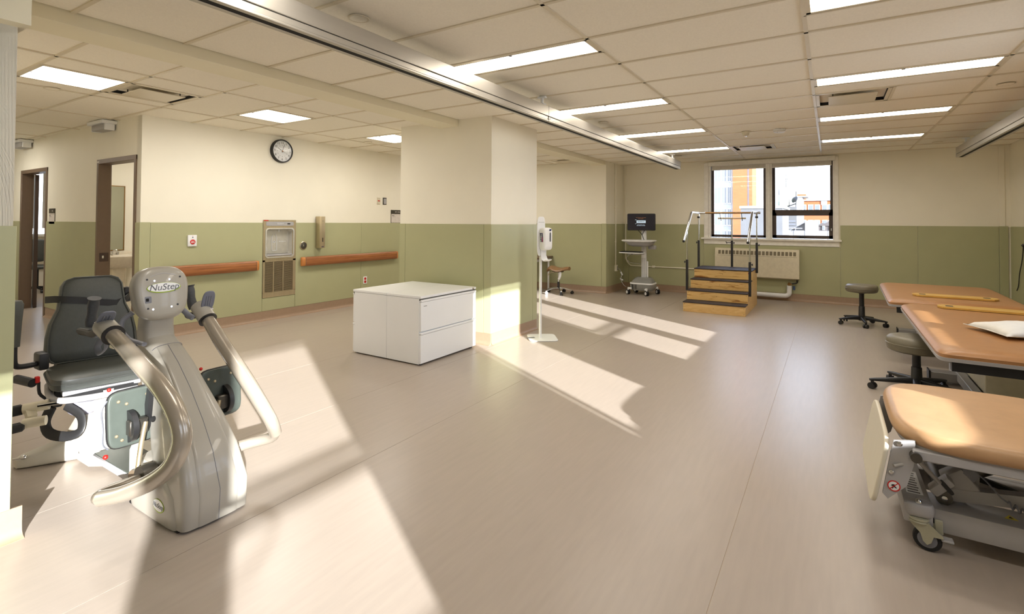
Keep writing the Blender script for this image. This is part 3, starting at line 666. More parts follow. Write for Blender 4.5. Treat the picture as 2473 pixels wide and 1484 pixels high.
# call station, switches, sign, outlet
xw = XC+PT
t = thing('call_station', 'white call station with a round red button on the sage wall', 'button', (xw, 3.25, 1.137))
obj('plate', MB().box((xw, 3.198, 1.067), (xw+0.022, 3.303, 1.207), 0.006, seg=2), WHITE, t)
obj('red_button', MB().lathe([(0.030, 0.0), (0.030, 0.006), (0.024, 0.009), (0, 0.0092)], (xw+0.021, 3.252, 1.122), X, 24), RED, t)
line_print(0.036, 0.008, (xw+0.0304, 3.252, 1.129), Y, Z, WHITE, t, 2); line_print(0.042, 0.008, (xw+0.0304, 3.252, 1.114), Y, Z, WHITE, t, 2)
obj('indicator', MB().cyl((xw+0.02, 3.252, 1.178), (xw+0.026, 3.252, 1.178), 0.006, n=12), INKB, t)
obj('small_lamp', MB().cyl((xw+0.02, 3.252, 1.196), (xw+0.025, 3.252, 1.196), 0.003, n=8), RED, t)
t = thing('wall_switch', 'cream wall switch plate with a dark red stripe', 'switch', (XC, 6.315, 1.74))
obj('plate', MB().box((XC, 6.275, 1.68), (XC+0.008, 6.355, 1.80), 0.003), CREAMP, t)
obj('red_toggle', MB().box((XC+0.008, 6.29, 1.735), (XC+0.014, 6.34, 1.752), 0.003), RED, t)
obj('screw', MB().cyl((XC+0.008, 6.315, 1.785), (XC+0.0095, 6.315, 1.785), 0.004, n=8).cyl((XC+0.008, 6.315, 1.695), (XC+0.0095, 6.315, 1.695), 0.004, n=8), CHROME, t)
t = thing('wall_switch', 'grey steel wall plate right of the red striped switch', 'switch', (XC, 6.455, 1.74))
obj('plate', MB().box((XC, 6.413, 1.68), (XC+0.010, 6.498, 1.805), 0.003), STEELD, t)
obj('paddle', MB().box((XC+0.010, 6.427, 1.692), (XC+0.016, 6.486, 1.787), 0.003), GREYM, t)
def roomsign(o, u, w, h, label, mt=PAPER, n=('WF 1376', 14)):
    o = Vector(o); u = Vector(u); nn = u.cross(Z)
    t = thing('room_sign', label, 'sign', o, 0, 'room signs')
    def bx(nm, a0, a1, z0, z1, d0, d1, m_):
        p = [o+u*a0+Z*z0+nn*d0, o+u*a1+Z*z1+nn*d1]; return obj(nm, MB().box(p[0], p[1], 0.001), m_, t)
    bx('frame', -w/2, w/2, -h/2, h/2, 0, 0.006, SIGND); bx('header', -w/2+0.004, w/2-0.003, h/2-h*0.30, h/2-0.003, 0.005, 0.010, SIGND)
    bx('window_strip', -w/2+0.008, w/2-0.003, h/2-h*0.36, h/2-h*0.305, 0.005, 0.008, mt); bx('insert', -w/2+0.008, w/2-0.003, -h/2+0.006, h/2-h*0.37, 0.005, 0.009, mt)
    text_mesh(n[0], h*0.14, o+u*(w*0.12)+Z*(h*0.345)+nn*0.0105, u, Z, PAPER, t)
    line_print(w*0.22, h*0.045, o+u*(-w*0.28)+Z*(h*0.06)+nn*0.0092, u, Z, INKD, t, 2); line_print(w*0.36, h*0.025, o+u*(-w*0.20)+Z*(-h*0.02)+nn*0.0092, u, Z, INKG, t, 4)
    return t
roomsign((XC, 6.735, 1.475), (0, 1, 0), 0.25, 0.235, 'room sign with dark header by the column, above the long handrail')
roomsign((-9.38, YL, 1.432), (1, 0, 0), 0.22, 0.225, 'room sign with dark header between the two corridor doors', n=('126', 14))
t = thing('power_outlet', 'red power outlet low on the sage wall by the filing cabinets', 'outlet', (xw, 6.02, 0.39))
obj('plate', MB().box((xw, 5.98, 0.33), (xw+0.006, 6.062, 0.455), 0.002), WHITE, t)
for z in (0.418, 0.366):
    s = obj('socket', MB().lathe([(0.022, 0), (0.022, 0.004), (0.018, 0.006), (0, 0.006)], (xw+0.005, 6.02, z), X, 16), RED, t)
    obj('slot', MB().box((xw+0.0108, 6.010, z), (xw+0.0115, 6.013, z+0.01)).box((xw+0.0108, 6.027, z), (xw+0.0115, 6.030, z+0.01)), DEEP, s)
# exit style ceiling units over the doors
for i, (x, lb) in enumerate(((-7.54, 'white wall unit under the ceiling above the nearer corridor door'), (-10.42, 'white wall unit under the ceiling above the farther corridor door'))):
    t = thing('wall_sensor', lb, 'sensor', (x, YL, 2.53), 0, 'sensor units above the corridor doors')
    obj('cap', MB().box((x-0.22, YL-0.16, 2.545), (x+0.22, YL, 2.585), 0.006), WHITE, t)
    obj('housing', MB().box((x-0.17, YL-0.13, 2.475), (x+0.17, YL, 2.546), 0.012, seg=2), GREYM, t)
    obj('side_lug', MB().box((x-0.20, YL-0.12, 2.47), (x-0.172, YL-0.02, 2.546), 0.004).box((x+0.172, YL-0.12, 2.47), (x+0.20, YL-0.02, 2.546), 0.004), WHITE, t)
# ------------------------------------------------------------------ filing cabinets (two lateral files back to back)
CX0, CX1, CZ = -4.285, -3.335, 0.668
CY0, CY1 = 3.705, 4.61
cab = None
def cabinet(x0, x1, s, label):
    t = thing('filing_cabinet', label, 'filing cabinet', ((x0+x1)/2, (CY0+CY1)/2, 0), 0, 'white filing cabinets back to back')
    xf = x1 if s > 0 else x0                          # drawer face
    xi = xf-s*0.022
    obj('body', MB().box((x0 if s > 0 else xi, CY0+0.002, 0.014), (xi if s > 0 else x1, CY1-0.002, CZ-0.026), 0.0015), CABM, t)
    obj('top', MB().box((x0+0.0008, CY0, CZ-0.024), (x1-0.0008, CY1, CZ), 0.003), CABM, t)
    obj('foot_glide', MB().box((x0+0.03, CY0+0.03, 0.0), (x1-0.03, CY0+0.07, 0.014)).box((x0+0.03, CY1-0.07, 0.0), (x1-0.03, CY1-0.03, 0.014)), CABD, t)
    obj('top_lip', MB().box((xi-0.001*s, CY0+0.004, CZ-0.045), (xf-s*0.008, CY1-0.004, CZ-0.026)), CABD, t)
    for z0, z1 in ((0.020, 0.318), (0.326, 0.632)):
        d = obj('drawer', MB().box((xi, CY0+0.005, z0), (xf, CY1-0.005, z1-0.022), 0.003), CABM, t)
        obj('handle_lip', MB().box((xi, CY0+0.005, z1-0.020), (xf+s*0.006, CY1-0.005, z1), 0.0035), CABM, d)
        obj('handle_recess', MB().box((xi-s*0.001, CY0+0.008, z1-0.0225), (xf-s*0.006, CY1-0.008, z1-0.0195)), CABD, d)
    obj('label_plate', MB().box((xf-0.0005, CY0+0.045, 0.565), (xf+s*0.001, CY0+0.09, 0.573)), GREYM, t)
    obj('lock', MB().cyl((xf-s*0.002, CY1-0.06, CZ-0.012), (xf+s*0.004, CY1-0.06, CZ-0.012), 0.009, n=12), STEEL, t)
    return t
xm = (CX0+CX1)/2+0.02
cabinet(xm+0.001, CX1, 1, 'white two drawer filing cabinet with its drawers facing the open floor')
cabinet(CX0, xm-0.001, -1, 'white filing cabinet showing its back half, drawers towards the handrail wall')
# ------------------------------------------------------------------ sanitiser stand
t = thing('sanitizer_stand', 'white floor stand with hand sanitiser dispenser beside the column', 'dispenser', (-2.93, 5.40, 0))
px, py = -2.935, 5.36
obj('base_plate', MB().cushion((-2.93, 5.40, 0.001), (0.14, 0.10, 0), (-0.11, 0.15, 0), Z, 0.010, e=7, puff=0.0, rnd=0.003), WHITE, t)
obj('base_label', MB().prism([(-.05, -.022), (.05, -.022), (.05, .022), (-.05, .022)], (-3.03, 5.30, 0.0115), Vector((0.6, 0.8, 0)).normalized(), Vector((-0.8, 0.6, 0)).normalized(), Z*0.0008), INKG, t)
obj('pole', MB().cyl((px, py, 0.009), (px, py, 0.98), 0.0165, n=20), WHITE, t)
N = Vector((0.93, -0.37, 0)).normalized(); U = Vector((N.y*-1, N.x, 0))   # facing towards the camera side
c = Vector((px, py, 1.22))
obj('back_panel', MB().cushion(c, U*0.062, Z*0.235, N, 0.014, e=4.5, puff=0.0), WHITE, t)
obj('sign_line', MB().prism([(-.045, 0), (.045, 0), (.045, .004), (-.045, .004)], c+N*0.0145+Z*0.165, U, Z, N*0.0008), GREYM, t)
q = Vector((px, py, 1.19))+N*0.014+U*0.025
d = obj('dispenser', MB().cushion(q, U*0.070, Z*0.135, N, 0.105, e=6, puff=0.003, rnd=0.02), WHITE, t)
LN = N*-1
obj('window_slot', MB().cushion(q+N*0.1068+U*0.022+Z*0.022, U*0.011, Z*0.055, N, 0.002, e=5, puff=0), INKG, d)
left = -U
lp = q-U*0.070+N*0.055
obj('logo_plate', MB().prism([(-.028, .06), (.022, .06), (.028, -.045), (-.016, -.045)], lp-U*0.0005+Z*0.01, N, Z, -U*0.0012), INKB, d)
text_mesh('PURELL', 0.032, lp-U*0.0022+Z*0.017, Z, -N, WHITE, d, sp=0.9)
obj('logo_swoosh', MB().prism([(.012, .02), (.022, .02), (.025, -.035), (.014, -.03)], lp-U*0.0019+Z*0.0, N, Z, -U*0.0006), INKM, d)
obj('small_logo', MB().prism([(-.018, -.01), (.014, -.01), (.020, .012), (-.012, .012)], q+N*0.107+U*0.022+Z*0.105, U, Z, N*0.001), INKB, d)
pts = [q+Z*-0.13+N*0.01, q+Z*-0.20+N*0.012, q+Z*-0.245+N*0.03, q+Z*-0.262+N*0.07, q+Z*-0.245+N*0.11]
sec = []
for i, p in enumerate(pts):
    dd = (pts[min(i+1, 4)]-pts[max(i-1, 0)]).normalized(); nn = dd.cross(U).normalized(); sec.append((p, U*(0.05 if i > 1 else 0.042), nn*(0.004 if i else 0.012), 3))
obj('drip_tray', MB().loft(sec, n=16), WHITE, t)
# ------------------------------------------------------------------ practice stairs
t = thing('practice_stairs', 'four step wooden practice stairs with chrome handrails by the window', 'stairs', (-1.52, 8.98, 0))
SX0, SX1 = -1.97, -1.07
fy = [8.27, 8.53, 8.79, 9.06, 9.69]; RS = 0.155
for k in range(4):
    z1 = RS*(k+1); y0 = fy[k]
    st = obj('riser', MB().box((SX0, y0, z1-RS+(0.002 if k else 0)), (SX1, y0+0.02, z1-0.016), 0.0015), PLYP if k == 0 else PLY, t)
    for sx_ in (SX0+0.02, (SX0+SX1)/2, SX1-0.02):
        for zz in ((z1-RS+0.03, z1-0.04) if sx_ != (SX0+SX1)/2 else (z1-RS/2,)):
            obj('screw', MB().cyl((sx_, y0+0.0005, zz), (sx_, y0-0.002, zz), 0.0045, n=8), STEELD, st)
    obj('tread', MB().box((SX0-0.004, y0-0.012, z1-0.016), (SX1+0.004, fy[k+1]+0.0, z1), 0.004), TREAD, t)
    obj('side_board', MB().box((SX1-0.018, y0+0.0205, 0.0), (SX1, fy[4], z1-0.017)) if k == 0 else MB().box((SX1-0.018, y0+0.0205, z1-RS-0.0165), (SX1, fy[4], z1-0.017)), PLYP, t)
    obj('side_board', MB().box((SX0, y0+0.0205, z1-RS-(0.0165 if k else 0)+0.0), (SX0+0.018, fy[4], z1-0.017)), PLYP, t)
obj('back_board', MB().box((SX0+0.018, 9.67, 0.0), (SX1-0.018, 9.69, 0.60)), PLYP, t)
for yy in (9.18, 9.31, 9.44, 9.57): obj('tread_groove', MB().box((SX0, yy, 4*RS), (SX1, yy+0.004, 4*RS+0.0012)), BLACK, t)
obj('maker_label', MB().box((SX1-0.06, 9.058, 0.565), (SX1-0.02, 9.0601, 0.585)), INKM, t)
def post(x, y, z0, zm, z1, s):
    p = obj('post', MB().box((x-0.0175, y-0.0175, z0), (x+0.0175, y+0.0175, zm), 0.003), BLACK, t)
    obj('inner_tube', MB().cyl((x, y, zm-0.01), (x, y, z1), 0.0115, n=14), CHROME, p)
    kx = x+s*0.035
    obj('knob', MB().cyl((x, y, zm-0.04), (kx, y, zm-0.04), 0.006, n=8).lathe([(0.0, -0.006), (0.016, -0.006), (0.019, 0.0), (0.016, 0.006), (0.0, 0.007)], (kx, y, zm-0.04), X, 8), BLACK, p)
    return p
xl, xr_ = SX0-0.02, SX1+0.02
post(xl, 8.62, 0.29, 0.79, 1.20, -1); post(xr_, 8.62, 0.26, 0.79, 1.20, 1)
post(xl, 9.50, 0.59, 1.08, 1.50, -1); post(xr_, 9.50, 0.55, 1.06, 1.50, 1); pc = post(-1.47, 9.705, 0.10, 1.08, 1.47, 1)
obj('knob', MB().cyl((-1.47, 9.705, 1.045), (-1.55, 9.705, 1.045), 0.006, n=8).cyl((-1.55, 9.705, 1.028), (-1.57, 9.705, 1.062), 0.007, n=8), BLACK, pc)
for x in (xl, xr_):
    r = obj('side_handrail', MB().tube([(x, 8.40, 1.10), (x, 8.62, 1.29), (x, 8.90, 1.53), (x, 8.955, 1.562), (x, 9.02, 1.568), (x, 9.30, 1.568), (x, 9.56, 1.568)], 0.0185, 14, 3), CHROME, t)
    obj('end_plug', MB().cyl((x, 8.402, 1.102), (x, 8.388, 1.089), 0.0195, n=12), BLACK, r)
    obj('swivel_bracket', MB().box((x-0.008, 8.61, 1.18), (x+0.008, 8.63, 1.28), 0.003).box((x-0.012, 9.485, 1.50), (x+0.012, 9.515, 1.555), 0.003), CHROME, r)
    obj('clamp', MB().box((x-0.022, 9.48, 1.475), (x+0.022, 9.52, 1.508), 0.004), BLACK, r)
    for yy in (8.62,): obj('mount_plate', MB().box((x-0.004*(1 if x < -1.5 else -1), yy-0.02, 0.30), (x+(0.016 if x < -1.5 else -0.016), yy+0.03, 0.40)), BLACK, t)
obj('back_handrail', MB().cyl((xl, 9.56, 1.568), (xr_, 9.56, 1.568), 0.016, n=14), BRASS, t)
obj('rail_fitting', MB().cyl((xl-0.02, 9.56, 1.568), (xl+0.10, 9.56, 1.568), 0.0205, n=14).cyl((xr_-0.05, 9.56, 1.568), (xr_+0.05, 9.56, 1.568), 0.0205, n=14), CHROME, t)
obj('cross_bar', MB().cyl((-1.70, 9.70, 1.475), (-1.24, 9.70, 1.475), 0.014, n=12), STEEL, t)
for x in (-1.65, -1.30):
    obj('hook', MB().cyl((x, 9.70, 1.44), (x, 9.60, 1.56), 0.005, n=8).sph((x, 9.70, 1.44), 0.009, 5), BLACK, t)
# ------------------------------------------------------------------ radiator, pipes
t = thing('wall_radiator', 'cream enamel wall radiator below the window', 'radiator', (-1.17, YB, 0.65))
ry = YB-PT
prof = [(0, 0), (0.10, 0), (0.125, 0.02), (0.125, 0.40), (0.095, 0.53), (0, 0.53)]
obj('cover', MB().prism(prof, (-1.865, ry, 0.388), -Y, Z, X*1.40), CREAMP, t)
obj('seam_line', MB().box((-1.83, ry-0.1262, 0.782), (-0.50, ry-0.1245, 0.786)), SLOT, t)
f0 = None
nv = Vector((0, -0.13, 0.03)).normalized()
for k in range(21):
    x = -1.805+k*0.0625
    if f0 is None:
        f0 = obj('grille_slot', MB().prism([(0, 0), (0.043, 0), (0.043, 0.072), (0, 0.072)], (x, ry-0.1215, 0.807), X, Vector((0, 0.03, 0.13)).normalized(), nv*0.0015), SLOT, t)
    else: share('grille_slot', f0, wloc(t)+Vector((k*0.0625, 0, 0)), t)
obj('edge_trim', MB().prism([(p[0]+0.002, p[1]) for p in prof], (-0.468, ry, 0.388), -Y, Z, X*0.006), CREAMP, t)
obj('valve', MB().cyl((-0.50, ry-0.06, 0.39), (-0.50, ry-0.06, 0.33), 0.012, n=10).cyl((-0.50, ry-0.06, 0.33), (-0.62, ry-0.06, 0.30), 0.012, n=10), BLACK, t)
obj('brass_valve', MB().cyl((-0.62, ry-0.08, 0.275), (-0.62, ry-0.08, 0.335), 0.02, n=12).cyl((-0.65, ry-0.08, 0.30), (-0.58, ry-0.08, 0.30), 0.015, n=10), BRASS, t)
obj('blue_tag', MB().box((-0.57, ry-0.05, 0.20), (-0.53, ry-0.04, 0.27), 0.004), mat('blue_plastic', rgb(60, 84, 120), 0.4), t)
obj('insulated_pipe', MB().tube([(-1.60, ry-0.09, 0.095), (-1.2, ry-0.09, 0.095), (-0.75, ry-0.09, 0.095), (-0.655, ry-0.09, 0.105), (-0.622, ry-0.09, 0.14), (-0.62, ry-0.09, 0.20), (-0.62, ry-0.09, 0.28)], 0.040, 16, 4), WHITE, t)
t = thing('wall_conduit', 'thin cream conduit down the window wall behind the computer cart', 'pipe', (-3.66, YB, 1.3), 0, 'cream wall conduits')
cx = -3.665; yy = YB-0.024
obj('pipe', MB().tube([(cx, yy, CEIL-0.005), (cx, yy, 1.6), (cx, yy, 0.75), (cx+0.02, yy, 0.60), (cx+0.09, yy, 0.51), (cx+0.22, yy, 0.487), (-2.6, yy, 0.487), (-1.87, yy, 0.487)], 0.012, 10, 4), CREAM, t)
for z in (2.40, 1.70, 1.0): obj('strap', MB().box((cx-0.03, YB-0.014, z-0.008), (cx+0.03, YB-0.009 if z < RAIL else YB-0.001, z+0.008)).cyl((cx, yy, z-0.008), (cx, yy, z+0.008), 0.014, n=10), CREAM, t)
obj('junction', MB().box((-3.1, YB-0.04, 0.465), (-3.04, YB-0.009, 0.51), 0.004), CREAM, t)
t = thing('wall_conduit', 'thin cream conduit down the alcove side wall to a low outlet', 'pipe', (-3.72, 9.93, 1.3), 0, 'cream wall conduits')
obj('pipe', MB().cyl((-3.70, 9.93, 0.52), (-3.70, 9.93, CEIL-0.003), 0.012, n=10), CREAM, t)
for z in (2.4, 1.7, 1.0): obj('strap', MB().box((-3.719 if z > RAIL else -3.710, 9.90, z-0.008), (-3.704, 9.96, z+0.008)).cyl((-3.70, 9.93, z-0.008), (-3.70, 9.93, z+0.008), 0.014, n=10), CREAM, t)
obj('outlet_box', MB().box((-3.711, 9.895, 0.40), (-3.665, 9.965, 0.525), 0.004), CREAM, t)
obj('socket', MB().box((-3.666, 9.905, 0.42), (-3.662, 9.955, 0.50), 0.002), GREYM, t)
t = thing('hanging_power_cord', 'pale power cord and plug hanging from the low alcove outlet', 'cord', (-3.6, 9.9, 0.3))
obj('cord', MB().tube([(-3.66, 9.90, 0.45), (-3.60, 9.86, 0.46), (-3.55, 9.83, 0.40), (-3.53, 9.80, 0.33), (-3.54, 9.80, 0.25), (-3.48, 9.79, 0.15), (-3.43, 9.80, 0.12)], 0.006, 8, 4), GREYM, t)
obj('plug', MB().cyl((-3.55, 9.82, 0.40), (-3.51, 9.81, 0.34), 0.016, 0.012, n=10).cyl((-3.56, 9.81, 0.27), (-3.50, 9.81, 0.24), 0.014, n=10), WHITE, t)
# ------------------------------------------------------------------ computer cart
kx, ky = -3.09, 9.80
t = thing('computer_cart', 'grey wheeled computer cart with a dark monitor in the far corner', 'cart', (kx, ky, 0))
b = MB(); hw = 0.22
b.loft([((kx, ky, 0.085), (0.20, 0, 0), (0, 0.17, 0), 5), ((kx, ky, 0.12), (0.225, 0, 0), (0, 0.19, 0), 5), ((kx, ky, 0.21), (0.225, 0, 0), (0, 0.19, 0), 5), ((kx, ky+0.03, 0.30), (0.165, 0, 0), (0, 0.13, 0), 4), ((kx, ky+0.04, 0.325), (0.13, 0, 0), (0, 0.10, 0), 4)], n=36)
obj('base_shell', b, mat('cart_grey', rgb(138, 139, 136), 0.4), t)
obj('base_band', MB().loft([((kx, ky, 0.205), (0.232, 0, 0), (0, 0.197, 0), 5), ((kx, ky, 0.228), (0.226, 0, 0), (0, 0.192, 0), 5)], n=36), WHITE, t)
for dx in (-0.15, -0.09):
    for k in range(7): obj('vent_slot', MB().box((kx+dx-0.022, ky-0.193, 0.115+k*0.012), (kx+dx+0.022, ky-0.189, 0.120+k*0.012)), BLACK, t)
obj('column', MB().box((kx-0.045, ky+0.02, 0.30), (kx+0.045, ky+0.09, 1.28), 0.008, seg=2), WHITE, t)
obj('column_groove', MB().box((kx-0.030, ky+0.018, 0.33), (kx-0.022, ky+0.022, 0.70)).box((kx+0.0, ky+0.018, 0.33), (kx+0.006, ky+0.022, 0.70)).box((kx+0.024, ky+0.018, 0.33), (kx+0.032, ky+0.022, 0.70)), GREYP, t)
obj('cable_cover', MB().cyl((kx+0.065, ky+0.06, 0.32), (kx+0.065, ky+0.06, 0.62), 0.018, n=12).sph((kx+0.065, ky+0.06, 0.62), 0.018, 6), WHITE, t)
ws = obj('worktop', MB().loft([((kx-0.04, ky-0.13, 1.015), (0.26, 0, 0), (0, 0.20, 0), 4), ((kx-0.04, ky-0.13, 1.03), (0.31, 0, 0), (0, 0.23, 0), 4), ((kx-0.04, ky-0.13, 1.05), (0.315, 0, 0), (0, 0.235, 0), 4), ((kx-0.04, ky-0.13, 1.055), (0.30, 0, 0), (0, 0.225, 0), 4)], n=36), WHITE, t)
obj('drawer_box', MB().loft([((kx-0.02, ky-0.10, 0.93), (0.16, 0, 0), (0, 0.12, 0), 4), ((kx-0.02, ky-0.10, 0.97), (0.24, 0, 0), (0, 0.17, 0), 4), ((kx-0.02, ky-0.10, 1.015), (0.26, 0, 0), (0, 0.19, 0), 4)], n=30), GREYM, t)
obj('worktop_line', MB().box((kx-0.20, ky-0.30, 1.0555), (kx-0.05, ky-0.294, 1.057)).box((kx+0.0, ky-0.30, 1.0555), (kx+0.14, ky-0.294, 1.057)), GREYP, ws)
obj('side_bin', MB().box((kx+0.10, ky-0.02, 0.87), (kx+0.24, ky+0.08, 0.95), 0.01), GREYM, t)
kb = obj('keyboard_tray', MB().cushion((kx-0.14, ky-0.26, 0.80), (0.235, 0, 0), (0, 0.12, 0), Z, 0.018, e=6, puff=0.0), WHITE, t)
obj('keyboard', MB().box((kx-0.35, ky-0.35, 0.819), (kx+0.06, ky-0.17, 0.834), 0.006), BLACK, kb)
for r in range(5):
    obj('key_row', MB().box((kx-0.34, ky-0.345+r*0.032, 0.8341), (kx+0.05, ky-0.319+r*0.032, 0.838), 0.002), RUBBER, kb)
obj('tray_slide', MB().box((kx-0.22, ky-0.30, 0.775), (kx+0.02, ky+0.02, 0.80), 0.005), GREYM, t)
obj('tray_knob', MB().cyl((kx-0.12, ky-0.302, 0.787), (kx-0.12, ky-0.312, 0.787), 0.008, n=8), BLACK, t)
mc = Vector((kx-0.03, ky-0.02, 1.40)); mu = Vector((1, 0.10, 0)).normalized(); mn = mu.cross(Z)
mon = obj('monitor', MB().cushion(mc, mu*0.272, Z*0.165, mn, 0.028, e=24, puff=0, rnd=0.004), BLACK, t)
obj('screen', MB().prism([(-.262, -.148), (.262, -.148), (.262, .155), (-.262, .155)], mc+mn*0.0283, mu, Z, mn*0.0008), SCREEN, mon)
obj('login_box', MB().prism([(-.088, -.02), (.088, -.02), (.088, .032), (-.088, .032)], mc+mn*0.0292, mu, Z, mn*0.0005), SCRT, mon)
line_print(0.13, 0.012, mc+mn*0.0297+Z*0.006, mu, Z, INKG, mon, 5)
line_print(0.20, 0.007, mc+mn*0.0293+Z*0.085, mu, Z, SCRO, mon, 6); line_print(0.11, 0.007, mc+mn*0.0293+Z*0.064, mu, Z, SCRO, mon, 3)
line_print(0.035, 0.006, mc+mn*0.0293+Z*0.043-mu*0.10, mu, Z, SCRT, mon, 1); line_print(0.03, 0.006, mc+mn*0.0293+Z*-0.034-mu*0.10, mu, Z, SCRT, mon, 1)
line_print(0.15, 0.006, mc+mn*0.0293+Z*-0.055, mu, Z, SCRT, mon, 5); line_print(0.17, 0.006, mc+mn*0.0293+Z*-0.070, mu, Z, SCRT, mon, 6)
obj('monitor_arm', MB().box((kx-0.07, ky-0.0, 1.34), (kx+0.03, ky+0.05, 1.44), 0.006), GREYM, t)
obj('cable', MB().tube([(kx-0.10, ky-0.01, 1.24), (kx-0.05, ky-0.01, 1.19), (kx-0.02, ky-0.01, 1.15), (kx+0.01, ky-0.02, 1.08), (kx+0.03, ky-0.04, 1.057)], 0.007, 8, 4).tube([(kx+0.03, ky-0.01, 1.24), (kx-0.0, ky-0.01, 1.19), (kx-0.02, ky-0.01, 1.15)], 0.006, 8, 3), BLACK, t)
obj('loose_cable', MB().tube([(kx-0.17, ky-0.30, 0.78), (kx-0.24, ky-0.28, 0.70), (kx-0.20, ky-0.2, 0.62), (kx-0.1, ky-0.05, 0.59), (kx-0.04, ky+0.03, 0.57)], 0.005, 8, 4), GREYM, t)
def twin_caster(parent, c, ang, r=0.047, m1=WHITE, m2=RUBBER, stem=0.14):
    c = Vector(c); a = Vector((math.cos(ang), math.sin(ang), 0))
    w = obj('caster', MB().cyl(c+Z*r-a*0.026, c+Z*r-a*0.006, r, n=18).cyl(c+Z*r+a*0.006, c+Z*r+a*0.026, r, n=18), m2, parent)
    if r > 0.04: obj('wheel_disc', MB().cyl(c+Z*r-a*0.028, c+Z*r-a*0.026, r*0.66, n=16).cyl(c+Z*r+a*0.026, c+Z*r+a*0.029, r*0.66, n=16), m1, w)
    obj('fork', MB().cyl(c+Z*r, c+Z*stem, 0.010, n=10).box(c+Vector((-0.012, -0.012, r)), c+Vector((0.012, 0.012, r*2+0.012)), 0.003), m1 if r > 0.04 else m2, w)
    return w
for dx, dy in ((-0.235, -0.20), (0.145, -0.25), (0.235, 0.16), (-0.2, 0.17)):
    w = twin_caster(t, (kx+dx, ky+dy, 0), 0.9)
    obj('caster_arm', MB().box((kx+dx*0.7, ky+dy*0.7, 0.10), (kx+dx*1.02, ky+dy*1.02, 0.135), 0.006), WHITE, t)
# ------------------------------------------------------------------ desk edge and saddle stool behind the column
t = thing('side_desk', 'desk with a dark brown top edge behind the sanitiser stand', 'desk', (-5.55, 8.9, 0))
obj('desktop', MB().box((-6.30, 8.45, 0.655), (-4.87, 9.43, 0.69), 0.004), FRAMEB, t)
obj('apron', MB().box((-6.27, 8.48, 0.60), (-4.90, 9.40, 0.655)), GREYM, t)
for x, y in ((-4.94, 8.52), (-4.94, 9.36), (-6.24, 8.52), (-6.24, 9.36)): obj('leg', MB().cyl((x, y, 0.0), (x, y, 0.60), 0.02, n=12), WHITE, t)
kx, ky = -4.49, 8.93
t = thing('saddle_stool', 'tan saddle seat stool on a chrome wheeled base behind the column', 'stool', (kx, ky, 0))
b = MB(); n = 24; rs = []
for i in range(13):
    s = i/12; x = -0.235+0.47*s; hump = 0.045*math.cos((s-0.40)*2*PI*0.8); w = 0.165*(math.sin(PI*min(1, max(0.02, s*0.94+0.03))))**0.45
    ring = []
    for k in range(n):
        a = 2*PI*k/n; yy_ = w*math.cos(a); z = 0.036*math.sin(a) if math.sin(a) > 0 else 0.034*math.sin(a)
        ring.append(Vector((kx+x, ky+yy_, 0.475+z-hump*0.2-1.1*yy_*yy_+0.02*math.sin(s*PI*1.9+0.9)+0.02+(-0.07*(1-s/0.22)**1.5 if s < 0.22 else 0)-0.02*max(0, (s-0.85)/0.15))))
    rs.append(ring)
obj('seat', b.rings(rs), mat('brown_saddle_leather', rgb(142, 108, 72), 0.4, var=0.06), t)
obj('seat_pan', MB().box((kx-0.10, ky-0.07, 0.415), (kx+0.08, ky+0.07, 0.44), 0.006), STEELD, t)
obj('lever', MB().tube([(kx-0.06, ky-0.05, 0.42), (kx-0.13, ky-0.12, 0.40), (kx-0.14, ky-0.16, 0.36)], 0.007, 8, 4), STEEL, t)
obj('hanging_tag', MB().tube([(kx+0.09, ky-0.10, 0.43), (kx+0.10, ky-0.13, 0.36), (kx+0.075, ky-0.14, 0.29)], 0.022, 8, 3, flat=0.15), WHITE, t)
obj('gas_lift', MB().cyl((kx, ky, 0.20), (kx, ky, 0.42), 0.013, n=14), CHROME, t)
obj('lift_sleeve', MB().cyl((kx, ky, 0.09), (kx, ky, 0.23), 0.024, n=16), BLACK, t)
for k in range(5):
    a = math.radians(20+72*k); d = Vector((math.cos(a), math.sin(a), 0)); c = Vector((kx, ky, 0))
    obj('leg', MB().loft([(c+Z*0.115, Z.cross(d)*0.022, Z*0.018, 3), (c+d*0.12+Z*0.105, Z.cross(d)*0.018, Z*0.013, 3), (c+d*0.26+Z*0.07, Z.cross(d)*0.013, Z*0.009, 3)], n=12), CHROME, t)
    twin_caster(t, c+d*0.265, a+1.2, r=0.027, m1=CHROME, m2=BLACK if k != 3 else WHITE, stem=0.065)
